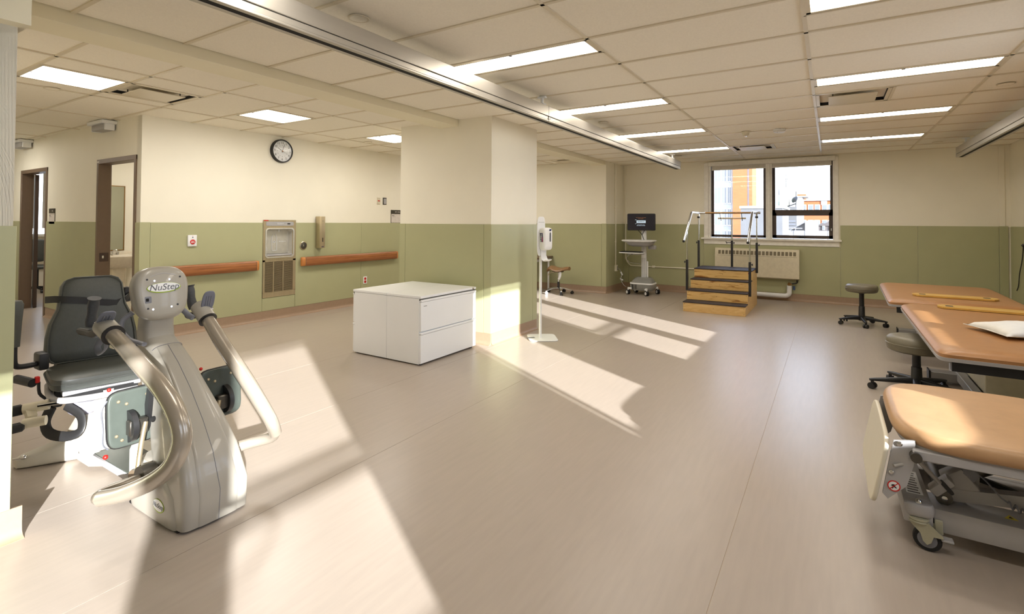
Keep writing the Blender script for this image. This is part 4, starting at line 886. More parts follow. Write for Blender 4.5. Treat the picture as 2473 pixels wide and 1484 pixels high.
# ------------------------------------------------------------------ round stools
def stool(x, y, zt, rs_, rot, label, thick=0.11, legr=0.30):
    t = thing('rolling_stool', label, 'stool', (x, y, 0), 0, 'round rolling stools with black bases')
    c = Vector((x, y, 0)); R = rs_
    obj('seat', MB().lathe([(0.0, zt-thick), (R*0.88, zt-thick), (R*0.965, zt-thick+0.012), (R, zt-thick*0.62), (R, zt-thick*0.38), (R*0.965, zt-0.018), (R*0.88, zt-0.004), (R*0.6, zt), (0, zt)], c, Z, 40), OLIVE, t)
    obj('seat_piping', MB().lathe([(R-0.001, zt-thick*0.44), (R+0.003, zt-thick*0.47), (R+0.003, zt-thick*0.53), (R-0.001, zt-thick*0.56)], c, Z, 40), OLIVE, t)
    obj('seat_plate', MB().lathe([(0.0, zt-thick-0.015), (0.06, zt-thick-0.015), (0.07, zt-thick), (0, zt-thick)], c, Z, 16), BLACK, t)
    obj('upper_sleeve', MB().lathe([(0, 0.30*zt), (0.031, 0.30*zt), (0.029, zt-thick-0.03), (0.036, zt-thick-0.014), (0, zt-thick-0.012)], c, Z, 20), BLACK, t)
    obj('lower_sleeve', MB().lathe([(0, 0.06), (0.040, 0.06), (0.036, 0.45*zt), (0.033, 0.46*zt), (0, 0.46*zt)], c, Z, 20), BLACK, t)
    for k in range(5):
        a = rot+2*PI*k/5; d = Vector((math.cos(a), math.sin(a), 0)); s = Z.cross(d)
        obj('leg', MB().loft([(c+Z*0.095, s*0.030, Z*0.028, 4), (c+d*0.10+Z*0.092, s*0.026, Z*0.022, 4), (c+d*legr*0.93+Z*0.078, s*0.019, Z*0.012, 4), (c+d*(legr+0.02)+Z*0.074, s*0.012, Z*0.008, 4)], n=14), BLACK, t)
        twin_caster(t, c+d*legr, a+0.8, r=0.026, m1=BLACK, m2=BLACK, stem=0.07)
    return t
stool(0.365, 8.53, 0.555, 0.19, math.radians(205), 'round taupe rolling stool farther away, beside the window wall', thick=0.105, legr=0.27)
stool(0.60, 5.36, 0.46, 0.205, math.radians(192), 'round taupe rolling stool tucked under the corner of the nearer mat table', thick=0.12, legr=0.31)
# ------------------------------------------------------------------ mat tables
def mat_table(x0, x1, y0, y1, zt, rz, label):
    t = thing('mat_table', label, 'treatment table', ((x0+x1)/2, (y0+y1)/2, 0), 0, 'tan mat tables')
    cxx, cyy = (x0+x1)/2, (y0+y1)/2; w, l = (x1-x0)/2, (y1-y0)/2
    zb = zt-0.055
    b = MB()
    b.loft([((cxx, cyy, zb), (w-0.004, 0, 0), (0, l-0.004, 0), 30), ((cxx, cyy, zb+0.02), (w, 0, 0), (0, l, 0), 26), ((cxx, cyy, zb+0.036), (w-0.012, 0, 0), (0, l-0.012, 0), 22), ((cxx, cyy, zb+0.050), (w-0.05, 0, 0), (0, l-0.05, 0), 18), ((cxx, cyy, zb+0.055), (w-0.11, 0, 0), (0, l-0.11, 0), 14)], n=64)
    obj('cushion', b, TAN, t)
    obj('deck_edge', MB().loft([((cxx, cyy, zb-0.022), (w-0.001, 0, 0), (0, l-0.001, 0), 30), ((cxx, cyy, zb), (w+0.003, 0, 0), (0, l+0.003, 0), 30)], n=64), GREYM, t)
    obj('deck_frame', MB().box((x0+0.07, y0+0.035, zb-0.085), (x1-0.07, y0+0.085, zb-0.022)).box((x0+0.07, y1-0.085, zb-0.085), (x1-0.07, y1-0.035, zb-0.022)).box((x0+0.34, y0+0.08, zb-0.075), (x0+0.39, y1-0.08, zb-0.022)).box((x1-0.15, y0+0.08, zb-0.075), (x1-0.10, y1-0.08, zb-0.022)), BLACK, t)
    obj('lift_housing', MB().box((cxx-0.13, y0+1.10, 0.10), (cxx+0.15, y1-0.28, zb-0.03), 0.004), CREAMP, t)
    for yy0 in (y0+0.42, y1-0.62):
        obj('base_foot', MB().box((x0+0.16, yy0+0.04, 0.02), (x1-0.16, yy0+0.16, 0.10), 0.006), GREYM, t)
        obj('foot_end', MB().box((x0+0.150, yy0+0.035, 0.015), (x0+0.16, yy0+0.165, 0.105)), BLACK, t)
        for xx in (x0+0.20, x1-0.20): obj('foot_bolt', MB().cyl((xx, yy0+0.10, 0.0), (xx, yy0+0.10, 0.02), 0.02, n=10), STEEL, t)
    obj('side_beam', MB().box((x0+0.34, y0+0.50, 0.04), (x0+0.40, y1-0.20, 0.115), 0.004).box((x1-0.40, y0+0.50, 0.04), (x1-0.34, y1-0.20, 0.115), 0.004), GREYM, t)
    t.rotation_euler = (0, 0, rz)
    return t
mat_table(0.575, 1.67, 4.10, 6.34, 0.62, -0.008, 'nearer wide tan mat table with a pillow and a wooden board on it')
mat_table(0.532, 1.64, 6.50, 8.42, 0.62, -0.027, 'farther wide tan mat table against the window wall end')
def board(c, u, L, W, label):
    c = Vector(c); u = Vector(u).normalized(); v = Z.cross(u)
    t = thing('transfer_board', label, 'board', c, 0, 'wooden transfer boards')
    pl = [(-L/2, -W*0.20), (-L/2, W*0.20), (-L/2+0.045, W/2), (L/2-0.045, W/2), (L/2, W*0.20), (L/2, -W*0.20), (L/2-0.045, -W/2), (-L/2+0.045, -W/2)]
    obj('plank', MB().prism(pl, c, u, v, Z*0.016), OAKB, t)
    for s in (-1, 1):
        obj('hand_slot', MB().cushion(c+u*(s*(L/2-0.085))+Z*0.0155, u*0.028, v*0.035, Z, 0.0008, e=5, puff=0), TREAD, t)
    return t
board((1.094, 6.98, 0.623), (0.70, -0.02, 0), 0.685, 0.205, 'wooden transfer board with two hand slots on the farther mat table')
board((1.20, 6.09, 0.623), (0.70, -0.06, 0), 0.72, 0.19, 'wooden transfer board on the nearer mat table, cut by the picture edge')
t = thing('pillow', 'small white pillow on the nearer mat table', 'pillow', (1.16, 4.90, 0.622))
b = MB(); n = 12; g = [[None]*(n+1) for _ in range(n+1)]; top = []; bot = []
L2, W2 = 0.26, 0.22; ca, sa = math.cos(0.35), math.sin(0.35)
def pil(i, j, s):
    u_ = -1+2*i/n; v_ = -1+2*j/n; k = max(0.0, (1-u_*u_)*(1-v_*v_))**0.42
    fx = L2*u_*(1-0.10*(1-v_*v_)*-1 if False else 1-0.08*(1-abs(v_))); fy_ = W2*v_*(1-0.08*(1-abs(u_)))
    h = 0.058*k*(1+0.10*math.sin(7*u_+3*v_)) if s > 0 else -0.028*k
    return Vector((1.16+fx*ca-fy_*sa, 4.90+fx*sa+fy_*ca, 0.650+h))
vt = [[b.bm.verts.new(pil(i, j, 1)) for j in range(n+1)] for i in range(n+1)]
vb = [[vt[i][j] if i in (0, n) or j in (0, n) else b.bm.verts.new(pil(i, j, -1)) for j in range(n+1)] for i in range(n+1)]
for i in range(n):
    for j in range(n):
        b.bm.faces.new((vt[i][j], vt[i+1][j], vt[i+1][j+1], vt[i][j+1])); b.bm.faces.new((vb[i][j], vb[i][j+1], vb[i+1][j+1], vb[i+1][j]))
obj('cushion', b, PCLOTH, t, sharp=2.5)
obj('seam', MB().tube([pil(0, j, 1) for j in range(n+1)], 0.003, 6, 1), PCLOTH, t)
# ------------------------------------------------------------------ near tilt table (right foreground)
t = thing('tilt_table', 'tan padded tilt table with a cream footboard in the right foreground', 'treatment table', (0.60, 3.05, 0))
obj('cushion', MB().cushion((0.60, 3.085, 0.460), (0.375, 0, 0), (0, 0.435, 0), Z, 0.074, e=4.2, n=64, puff=0.012, rnd=0.037), TAN2, t)
obj('deck', MB().cushion((0.60, 3.085, 0.452), (0.355, 0, 0), (0, 0.41, 0), Z, 0.018, e=5.0, n=40, puff=0, rnd=0.004), GREYM, t)
obj('cushion', MB().cushion((1.36, 3.085, 0.468), (0.36, 0, 0), (0, 0.435, 0), Z, 0.065, e=6.0, n=40, puff=0.012, rnd=0.034), TAN2, t)
for y in (2.69, 3.42):
    obj('deck_rail', MB().box((0.285, y-0.018, 0.422), (1.66, y+0.018, 0.460), 0.004), GREYM, t)
obj('cross_rail', MB().box((0.34, 2.70, 0.41), (0.38, 3.41, 0.45), 0.004).box((0.9, 2.70, 0.41), (0.94, 3.41, 0.45), 0.004).box((1.55, 2.70, 0.41), (1.59, 3.41, 0.45), 0.004), GREYM, t)
# footboard: rounded plate leaning outwards
U = Vector((0.0, 1, 0)); V = Vector((0.19, 0.0, 0.98)).normalized(); Nf = Vector((-0.98, 0, 0.19)).normalized()
fb = obj('footboard', MB().cushion(Vector((0.185, 3.02, 0.325)), U*0.335, V*0.150, Nf, 0.018, e=6.5, n=48, puff=0.0, rnd=0.004), FOOTB, t)
for y in (2.70, 3.36):
    pl = [(0.0, 0.0), (0.012, 0.06), (0.085, 0.075), (0.078, -0.03), (0.055, -0.12), (-0.01, -0.19), (-0.028, -0.17)]
    obj('bracket_plate', MB().prism(pl, (0.212, y, 0.415), X, Z, Y*0.012), GREYM, t)
    obj('bolt', MB().lathe([(0.011, 0), (0.011, 0.006), (0.004, 0.010), (0, 0.010)], (0.243, y, 0.466), -Y, 10).lathe([(0.009, 0), (0.009, 0.006), (0.004, 0.010), (0, 0.010)], (0.215, y, 0.342), -Y, 10), CHROME, t)
BSTEEL = mat('bright_steel_rod', rgb(176, 174, 170), 0.3, 0.5)
obj('pivot_rod', MB().cyl((0.222, 2.69, 0.372), (0.42, 2.79, 0.428), 0.008, n=12), BSTEEL, t)
obj('gas_rod', MB().cyl((0.295, 2.685, 0.425), (0.385, 2.80, 0.30), 0.009, n=12), BSTEEL, t)
obj('rod_eye', MB().cyl((0.295, 2.66, 0.432), (0.295, 2.70, 0.432), 0.020, n=14), STEELD, t)
# prohibition sticker on the bracket
sc_ = Vector((0.223, 2.6985, 0.285))
sg = obj('warning_sticker', MB().cyl(sc_+Y*0.001, sc_-Y*0.0004, 0.022, n=24), WHITE, t)
obj('sticker_ring', MB().lathe([(0.0185, 0.0), (0.0225, 0.0), (0.0225, 0.0012), (0.0185, 0.0012), (0.0185, 0.0)], sc_, -Y, 24), RED, sg)
obj('sticker_slash', MB().prism([(-.019, -.0015), (.019, -.0015), (.019, .0015), (-.019, .0015)], sc_-Y*0.0014, Vector((0.7, 0, 0.7)).normalized(), Vector((-0.7, 0, 0.7)).normalized(), -Y*0.0003), RED, sg)
obj('sticker_figure', MB().prism([(-.006, .006), (.002, .007), (.004, .0), (.010, -.006), (.008, -.009), (.0, -.004), (-.004, -.012), (-.007, -.011), (-.005, -.002), (-.010, .001)], sc_-Y*0.0006, X, Z, -Y*0.0006), BLACK, sg)
# base frame
obj('base_beam', MB().box((0.36, 2.835, 0.075), (1.70, 3.00, 0.172), 0.006, seg=2), GREYM, t)
obj('base_beam', MB().box((0.36, 3.25, 0.075), (1.70, 3.36, 0.172), 0.006, seg=2), GREYM, t)
obj('end_beam', MB().box((0.265, 2.80, 0.105), (0.365, 3.40, 0.188), 0.006, seg=2), GREYM, t)
obj('type_label', MB().box((0.285, 2.90, 0.1882), (0.345, 3.15, 0.1892)), WHITE, t)
for k in range(9): obj('label_print', MB().box((0.29+0.002*(k % 3), 2.91+k*0.026, 0.1893), (0.335-0.004*(k % 2), 2.920+k*0.026, 0.1898)), INKD, t)
obj('corner_plate', MB().cushion((0.318, 2.83, 0.135), (0.055, 0, 0), (0, 0.042, 0), Z, 0.055, e=3, puff=0.001, rnd=0.01), GREYM, t)
obj('corner_bolt', MB().lathe([(0.013, 0.0), (0.012, 0.008), (0.006, 0.014), (0, 0.0145)], (0.318, 2.815, 0.1905), Z, 14), CHROME, t)
def big_caster(x, y, ang):
    c = Vector((x, y, 0)); a = Vector((math.cos(ang), math.sin(ang), 0)); s = Z.cross(a)
    w = obj('caster', MB().lathe([(0.0, -0.014), (0.036, -0.014), (0.046, -0.013), (0.05, -0.008), (0.05, 0.008), (0.046, 0.013), (0.036, 0.014), (0, 0.014)], c+a*0.028+Z*0.05, s, 28), RUBBER, t)
    obj('wheel_hub', MB().lathe([(0, -0.017), (0.026, -0.017), (0.034, -0.0145), (0.034, 0.0145), (0.026, 0.017), (0, 0.017)], c+a*0.028+Z*0.05, s, 24), GREYP, w)
    for q in (-1, 1):
        pl = [(-0.034, 0.118), (0.034, 0.122), (0.080, 0.085), (0.082, 0.075), (0.05, 0.072), (0.042, 0.045), (0.028, 0.032), (0.014, 0.045), (0.006, 0.075), (-0.02, 0.10)]
        obj('fork_plate', MB().prism(pl, c+s*(q*0.020), a, Z, s*(q*0.005)), GREYG, w)
    obj('swivel_ring', MB().lathe([(0.036, 0.113), (0.038, 0.118), (0.034, 0.122), (0.038, 0.127), (0.036, 0.134), (0, 0.135)], c, Z, 24), GREYG, w)
    obj('brake_pedal', MB().box(c+a*0.075+Z*0.062-s*0.022, c+a*0.110+Z*0.072+s*0.022, 0.003), GREYM, w)
big_caster(0.318, 2.815, -0.15); big_caster(0.33, 3.38, 0.4); big_caster(1.72, 2.86, 0.2); big_caster(1.72, 3.36, 0.8)
obj('brake_link', MB().box((0.372, 2.822, 0.06), (0.40, 2.834, 0.13), 0.003), GREYG, t)
obj('frame_slot', MB().box((0.352, 2.8335, 0.09), (0.372, 2.8348, 0.15)), DEEP, t)
# lifting arms and actuator
obj('lift_arm', MB().prism([(0, -0.03), (1.05, 0.12), (1.05, 0.17), (0, 0.022)], (0.41, 2.93, 0.205), X, Z, Y*0.05), GREYM, t)
obj('lift_arm', MB().prism([(0, -0.03), (1.05, 0.12), (1.05, 0.17), (0, 0.022)], (0.41, 3.27, 0.205), X, Z, Y*0.05), GREYM, t)
obj('upper_arm', MB().prism([(0, 0), (0.70, -0.24), (0.75, -0.21), (0.09, 0.03)], (0.50, 2.98, 0.415), X, Z, Y*0.035), GREYM, t)
obj('upper_arm', MB().prism([(0, 0), (0.70, -0.24), (0.75, -0.21), (0.09, 0.03)], (0.50, 3.21, 0.415), X, Z, Y*0.035), GREYM, t)
obj('arm_pivot', MB().cyl((0.415, 2.90, 0.20), (0.415, 3.34, 0.20), 0.024, n=16), BLACK, t)
obj('pivot_end', MB().cyl((0.415, 2.895, 0.20), (0.415, 2.925, 0.20), 0.030, n=18), STEELD, t)
obj('pivot_bolt', MB().lathe([(0.012, 0), (0.011, 0.006), (0, 0.01)], (0.415, 2.895, 0.20), -Y, 10), CHROME, t)
d_ = Vector((0.42, 0.30, 0.20)).normalized()
p0 = Vector((0.455, 3.02, 0.235))
mo = obj('actuator_motor', MB().box((-0.055, -0.036, -0.045), (0.075, 0.036, 0.045), 0.010, rot=None, seg=2), GREYM, t, raw=True)
mo.location = Vector((0.475, 2.965, 0.262))-wloc(t); mo.rotation_euler = (0.15, 0.9, 0.15)
obj('motor_slot', MB().cushion(Vector((0.418, 2.862, 0.262)), Vector((0.022, 0, -0.026)), Vector((0.006, 0, 0.006)), -Y, 0.003, e=4, puff=0), BLACK, t)
obj('actuator_housing', MB().box((0.385, 2.866, 0.205), (0.425, 2.93, 0.30), 0.01, rot=Euler((0, 0.75, 0)).to_matrix(), seg=2), GREYM, t)
obj('actuator_block', MB().box((0.468, 2.93, 0.285), (0.535, 3.00, 0.335), 0.012, rot=Euler((0, 0.6, 0.2)).to_matrix(), seg=2), GREYP, t)
obj('actuator_rod', MB().cyl((0.47, 3.03, 0.245), (0.80, 3.14, 0.395), 0.026, n=18), STEELD, t)
obj('rod_clamp', MB().box((0.505, 2.99, 0.235), (0.55, 3.06, 0.29), 0.008), GREYM, t)
pts = []
for k in range(0, 150):
    s = k/149; a = s*2*PI*21; base_ = Vector((0.62+0.42*s, 2.90-0.01*s, 0.232-0.075*s-0.03*math.sin(PI*s))); pts.append(base_+Vector((0.2*0.012*math.cos(a), 0.0125*math.cos(a), 0.0125*math.sin(a))))
obj('coiled_cable', MB().tube([(0.515, 2.96, 0.33), (0.56, 2.93, 0.295), (0.60, 2.905, 0.25)]+pts, 0.0035, 6, 1), GREYP, t)
obj('white_cable', MB().tube([(0.64, 3.32, 0.16), (0.62, 3.36, 0.22), (0.70, 3.38, 0.25), (0.85, 3.36, 0.24), (1.0, 3.3, 0.2)], 0.0045, 8, 5), WHITE, t)
obj('pedal_strap', MB().prism([(0, 0), (0.22, -0.045), (0.22, -0.03), (0.01, 0.025)], (0.545, 3.18, 0.20), X, Z, Y*0.02), BLACK, t)
def tri(x, y, z, s=0.022):
    q = obj('warning_label', MB().prism([(-s, -s*0.7), (s, -s*0.7), (0, s)], (x, y, z), X, Y, Z*0.0008), YEL, t)
    obj('label_print', MB().prism([(-s*.35, -s*0.35), (s*.35, -s*0.35), (0, s*.45)], (x, y, z+0.0008), X, Y, Z*0.0004), INKD, q)
tri(0.63, 2.915, 0.1722); tri(0.56, 3.29, 0.1722, 0.016)
# ------------------------------------------------------------------ seated stepper exercise machine (left foreground)
t = thing('exercise_machine', 'seated recumbent stepper with a charcoal seat and champagne front tower, left foreground', 'exercise machine', (-3.1, 1.31, 0))
def V3(x, z, y=1.31): return Vector((x, y, z))
FP = [(-2.41, 0.012, .11, 0, .150), (-2.40, .15, .125, .02, .152), (-2.47, .31, .14, .06, .138), (-2.56, .43, .13, .08, .120), (-2.68, .56, .105, .085, .103), (-2.80, .665, .085, .085, .092), (-2.91, .74, .066, .075, .084),
      (-2.97, .785, .06, .045, .076), (-2.975, .83, .065, .015, .074), (-2.965, .87, .068, .0, .070), (-2.96, .90, .07, .0, .062)]
sp = [(x-a, z-c, a, c, w) for x, z, a, c, w in FP]
obj('tower_shell', MB().loft([((x, 1.31-0.25*max(0, 0.08-w), z), Vector((a, 0, c)), (0, w, 0), 7.5 if z < 0.45 else (5 if z < 0.7 else 3.4)) for x, z, a, c, w in sp], n=48), CHAMP, t)
# raised centre cover strip with seams down the front of the tower
cv = MB(); secs = []
for x, z, a, c, w in sp[0:7]:
    f = Vector((x+a, 1.31, z+c)); nrm = Vector((a, 0, c)).normalized(); secs.append((f-nrm*0.012, nrm*0.018, (0, w*0.60, 0), 5))
obj('front_cover', cv.loft(secs, n=24), CHAMP, t)
for s in (0,):
    pts = []
    for x, z, a, c, w in sp[0:7]:
        f = Vector((x+a, 1.31, z+c)); nrm = Vector((a, 0, c)).normalized(); pts.append(f+nrm*0.0062)
    obj('shell_seam', MB().tube(pts, 0.0014, 5, 1), GREYP, t)
obj('cover_seam', MB().tube([(-2.93, 1.232, 0.700), (-2.905, 1.245, 0.738), (-2.893, 1.28, 0.752), (-2.893, 1.34, 0.752), (-2.905, 1.375, 0.738), (-2.93, 1.388, 0.700)], 0.0014, 5, 4), GREYP, t)
obj('base_pod', MB().loft([((-2.69, 1.305, 0.006), (0.235, 0, 0), (0, 0.155, 0), 9), ((-2.69, 1.305, 0.03), (0.240, 0, 0), (0, 0.160, 0), 8), ((-2.705, 1.305, 0.14), (0.228, 0, 0), (0, 0.160, 0), 8), ((-2.735, 1.305, 0.20), (0.190, 0, 0), (0, 0.150, 0), 5), ((-2.78, 1.305, 0.235), (0.12, 0, 0), (0, 0.135, 0), 3)], n=48), CHAMP, t)
obj('base_underside', MB().box((-2.93, 1.16, 0.0), (-2.46, 1.46, 0.008)), RUBBER, t)
def badge(c, u, v, n_, a, b_, size, par):
    c, u, v, n_ = Vector(c), Vector(u).normalized(), Vector(v).normalized(), Vector(n_).normalized()
    g = obj('badge', MB().cushion(c, u*a, v*b_, n_, 0.0025, e=2, n=36, puff=0, rnd=0.0005), LIME, par)
    obj('badge_face', MB().cushion(c+n_*0.0024+v*(b_*0.07), u*(a*0.95), v*(b_*0.86), n_, 0.0008, e=2, n=36, puff=0, rnd=0.0002), WHITE, g)
    text_mesh('NuStep', size, c+n_*0.0036+v*(b_*0.05), u, v, INKG, g, shear=0.25)
badge((-2.60, 1.1455, 0.088), X, Z, -Y, 0.050, 0.030, 0.031, t)
# console head
hn = Vector((0.985, 0, 0.17)).normalized(); hv = Vector((-0.17, 0, 0.985)).normalized(); hc = Vector((-2.985, 1.302, 1.003))
def head_ring(off, k):
    r = []
    for i in range(44):
        a = 2*PI*i/44; ct, st = math.cos(a), math.sin(a); e = 2/3.1
        uu = math.copysign(abs(ct)**e, ct)*0.127; vv = math.copysign(abs(st)**e, st)*0.136
        uu *= (1+0.10*(vv/0.136)) if vv < 0.05 else 1.03; vv += 0.006*(1 if vv > 0 else 0)*(1-(uu/0.13)**2)
        r.append(hc+hn*off+Y*(uu*k)+hv*(vv*k))
    return r
hd = obj('console_head', MB().rings([head_ring(-0.055, 0.80), head_ring(-0.048, 0.92), head_ring(-0.02, 0.99), head_ring(0.015, 1.0), head_ring(0.035, 0.95), head_ring(0.045, 0.86), head_ring(0.048, 0.78)]), CHAMP, t)
obj('display', MB().cushion(hc-hn*0.056, Y*0.085, hv*0.09, -hn, 0.004, e=6, puff=0), BLACK, hd)
badge(hc+hn*0.0478+hv*0.028, Y, hv, hn, 0.080, 0.027, 0.046, hd)
for dy, dz, m_ in ((-0.075, 0.075, BLACK), (0.08, 0.078, BLACK), (-0.042, 0.066, CHROME), (0.028, 0.068, CHROME), (-0.078, -0.072, BLACK), (0.060, -0.067, BLACK), (-0.056, -0.078, CHROME), (0.030, -0.075, CHROME)):
    c = hc+hn*0.047+Y*dy+hv*dz; obj('screw', MB().cyl(c-hn*0.002, c+hn*0.002, 0.005, n=10), m_, hd)
c = hc+hn*0.0475+Y*-0.075+hv*-0.028
obj('data_socket', MB().cushion(c, Y*0.015, hv*0.017, hn, 0.0015, e=8, puff=0), GREYP, hd); obj('socket_hole', MB().cushion(c+hn*0.0014-Y*0.004, Y*0.007, hv*0.008, hn, 0.001, e=8, puff=0), DEEP, hd)
obj('top_groove', MB().tube([hc+hn*0.046+Y*-0.062+hv*0.088, hc+hn*0.047+Y*0.0+hv*0.103, hc+hn*0.046+Y*0.062+hv*0.088], 0.003, 6, 6), GREYM, hd)
obj('model_lettering_plate', MB().prism([(0, 0), (0.075, -0.052), (0.072, -0.058), (-0.003, -0.006)], (-2.80, 1.176, 0.705), X, Z, -Y*0.001), GREYP, t)
text_mesh('T5', 0.040, (-2.785, 1.172, 0.665), (0.80, -0.08, -0.60), (0.6, 0, 0.80), INKB, t); text_mesh('xr', 0.026, (-2.742, 1.168, 0.632), (0.80, -0.08, -0.60), (0.6, 0, 0.80), INKG, t)
# fixed grey side grips of the console
obj('fixed_grip', MB().tube([(-3.03, 1.20, 0.915), (-3.05, 1.165, 0.88), (-3.05, 1.158, 0.83), (-3.0, 1.17, 0.79), (-2.93, 1.19, 0.775), (-2.90, 1.20, 0.77)], 0.0155, 12, 4, flat=0.7), GREYP, t)
obj('fixed_grip', MB().tube([(-3.03, 1.41, 0.915), (-3.04, 1.445, 0.89), (-3.02, 1.46, 0.865), (-2.99, 1.47, 0.85)], 0.0155, 12, 4, flat=0.7), GREYP, t)
# swinging arms
def arm(pts, hook, grip, gbase, lever, par):
    a = obj('swing_arm', MB().tube(pts, lambda s: 0.032+0.006*math.sin(PI*min(1, s*1.1)), 20, 5), CHAMPT, par)
    obj('crossbar', MB().tube(hook, 0.028, 14, 3), CHAMPT, a)
    p0, p1 = Vector(pts[0]), Vector(pts[1]); d = (p1-p0).normalized()
    col = obj('collar', MB().cyl(p0-d*0.05, p0+d*0.06, 0.046, n=20), CHAMP, par)
    obj('collar_teeth', MB().cyl(p0+d*0.058, p0+d*0.066, 0.048, n=20), BLACK, col)
    obj('end_tab', MB().box(p0+d*0.06+Vector((-0.015, -0.01, -0.062)), p0+d*0.075+Vector((0.015, 0.01, -0.035)), 0.004), CREAMP, col)
    g = obj('hand_grip', MB().tube(grip, lambda s: 0.021+0.004*math.sin(PI*s*2)**2+(0.009 if s > 0.93 else 0), 14, 5), mat('grip_rubber', rgb(70, 72, 75), 0.6, var=0.12, nscale=120), par)
    obj('grip_mount', MB().tube(gbase, 0.017, 10, 4, flat=1.4), BLACK, g)
    lc, lu, lv = [Vector(q) for q in lever]; n_ = lu.cross(lv).normalized()
    lo = obj('clamp_lever', MB().cushion(lc, lu*0.034, lv*0.060, n_, 0.008, e=3, puff=0.0), mat('blue_grey_plastic', rgb(112, 116, 130), 0.45), par)
    for k in (-1, 0, 1): obj('lever_rib', MB().box(Vector((0, 0, 0)), Vector((0.001, 0.001, 0.001))).cyl(lc+n_*0.009+lu*(0.012*k)-lv*0.03, lc+n_*0.009+lu*(0.012*k)+lv*0.03, 0.003, n=6) if False else MB().cyl(lc+n_*0.009+lu*(0.012*k)-lv*0.03, lc+n_*0.009+lu*(0.012*k)+lv*0.03, 0.003, n=6), GREYP, lo)
    obj('hinge_pin', MB().cyl(lc-lv*0.055-lu*0.036, lc-lv*0.055+lu*0.036, 0.007, n=10), CHROME, lo)
    return a
near = [(-2.935, 1.06, 0.862), (-2.78, 1.06, 0.815), (-2.61, 1.06, 0.755), (-2.43, 1.07, 0.675), (-2.32, 1.08, 0.59), (-2.275, 1.085, 0.49), (-2.29, 1.06, 0.39), (-2.37, 1.02, 0.315), (-2.50, 0.97, 0.25), (-2.62, 0.935, 0.21)]
arm(near, [(-2.58, 0.945, 0.222), (-2.66, 0.94, 0.20), (-2.685, 0.99, 0.20), (-2.68, 1.08, 0.20), (-2.68, 1.17, 0.20)],
    [(-3.26, 1.10, 0.838), (-3.24, 1.10, 0.90), (-3.215, 1.10, 0.985)], [(-3.38, 1.10, 0.795), (-3.28, 1.10, 0.80), (-3.16, 1.08, 0.81), (-3.02, 1.06, 0.85)],
    [(-2.93, 1.05, 0.925), (0.25, 0.95, 0.0), (0.80, -0.1, 0.60)], t)
obj('clamp_strap', MB().tube([(-2.98, 1.05, 0.81), (-2.995, 1.04, 0.775), (-2.96, 1.04, 0.75), (-2.93, 1.05, 0.775), (-2.925, 1.05, 0.81)], 0.014, 8, 4, flat=0.3), GREYP, t)
far = [(-3.06, 1.56, 0.862), (-2.96, 1.565, 0.78), (-2.86, 1.57, 0.695), (-2.67, 1.58, 0.55), (-2.555, 1.60, 0.43), (-2.50, 1.63, 0.33), (-2.51, 1.66, 0.26)]
arm(far, [(-2.51, 1.66, 0.265), (-2.55, 1.66, 0.225), (-2.62, 1.60, 0.205), (-2.66, 1.46, 0.20)],
    [(-3.13, 1.54, 0.875), (-3.145, 1.535, 0.94), (-3.16, 1.53, 1.01)], [(-3.17, 1.53, 0.835), (-3.12, 1.54, 0.84), (-3.07, 1.56, 0.86)],
    [(-3.03, 1.57, 0.93), (0.1, 0.99, 0.0), (0.30, 0.0, 0.95)], t)
obj('arm_hub', MB().cyl((-2.68, 1.10, 0.20), (-2.68, 1.16, 0.20), 0.060, n=24), STEELD, t)
obj('arm_hub', MB().cyl((-2.68, 1.455, 0.20), (-2.68, 1.50, 0.20), 0.060, n=24), STEELD, t)
obj('side_disc', MB().cyl((-2.80, 1.12, 0.155), (-2.80, 1.15, 0.155), 0.05, n=28), mat('bronze_plastic', rgb(120, 104, 84), 0.4), t)
# footplates
def pedal(y0, y1, mt_, s):
    c = Vector((-2.85, (y0+y1)/2, 0.445)); u = Y; v = Vector((-0.10, 0, 0.995)).normalized(); n_ = Vector((0.995, 0, 0.10)).normalized(); hw_ = (y1-y0)/2
    p = obj('foot_pedal', MB().cushion(c-n_*0.016, u*hw_, v*0.130, n_, 0.020, e=6, n=36, puff=0, rnd=0.005), mt_, t)
    obj('pedal_rim', MB().tube([c+u*(hw_*0.97*math.copysign(abs(math.cos(a))**0.35, math.cos(a)))+v*(0.127*math.copysign(abs(math.sin(a))**0.35, math.sin(a)))-n_*0.012 for a in [2*PI*k/28 for k in range(29)]], 0.009, 8, 1), BLACK, p)
    obj('ankle_disc', MB().cyl(c+u*(s*0.02)-v*0.04-Y*0.012, c+u*(s*0.02)-v*0.04+Y*0.012, 0.075, n=24), BLACK, p)
    obj('pedal_bracket', MB().box(c+n_*0.004+u*(s*0.0)-v*0.06+Vector((0, -0.04, -0.02)), c+n_*0.05+u*(s*0.0)-v*0.04+Vector((0, 0.04, 0.03)), 0.006), STEELD, p)
    for du, dv in ((-0.6, 0.7), (0.5, 0.75), (-0.3, 0.55), (0.75, 0.55), (-0.7, -0.6), (-0.5, -0.8)):
        q = c+u*(du*hw_)+v*(dv*0.12)+n_*0.004; obj('rivet', MB().lathe([(0.008, 0), (0.006, 0.004), (0, 0.005)], q, n_, 10), STEEL, p)
    obj('heel_strap', MB().tube([c-u*hw_+v*0.10, c-u*(hw_+0.022)+v*0.06, c-u*(hw_+0.018)-v*0.02, c-u*(hw_+0.02)-v*0.09, c-u*(hw_-0.0)-v*0.12], 0.004, 6, 4), INKG, p)
    obj('red_cap', MB().sph(c-u*(hw_*0.92)+v*0.148, 0.009, 6), RED, p)
    obj('red_cap', MB().sph(c-u*(hw_*1.1)-v*0.150, 0.011, 6), RED, p)
    return p
pedal(1.035, 1.250, SAGEP, -1); pedal(1.445, 1.665, SAGEP, 1)
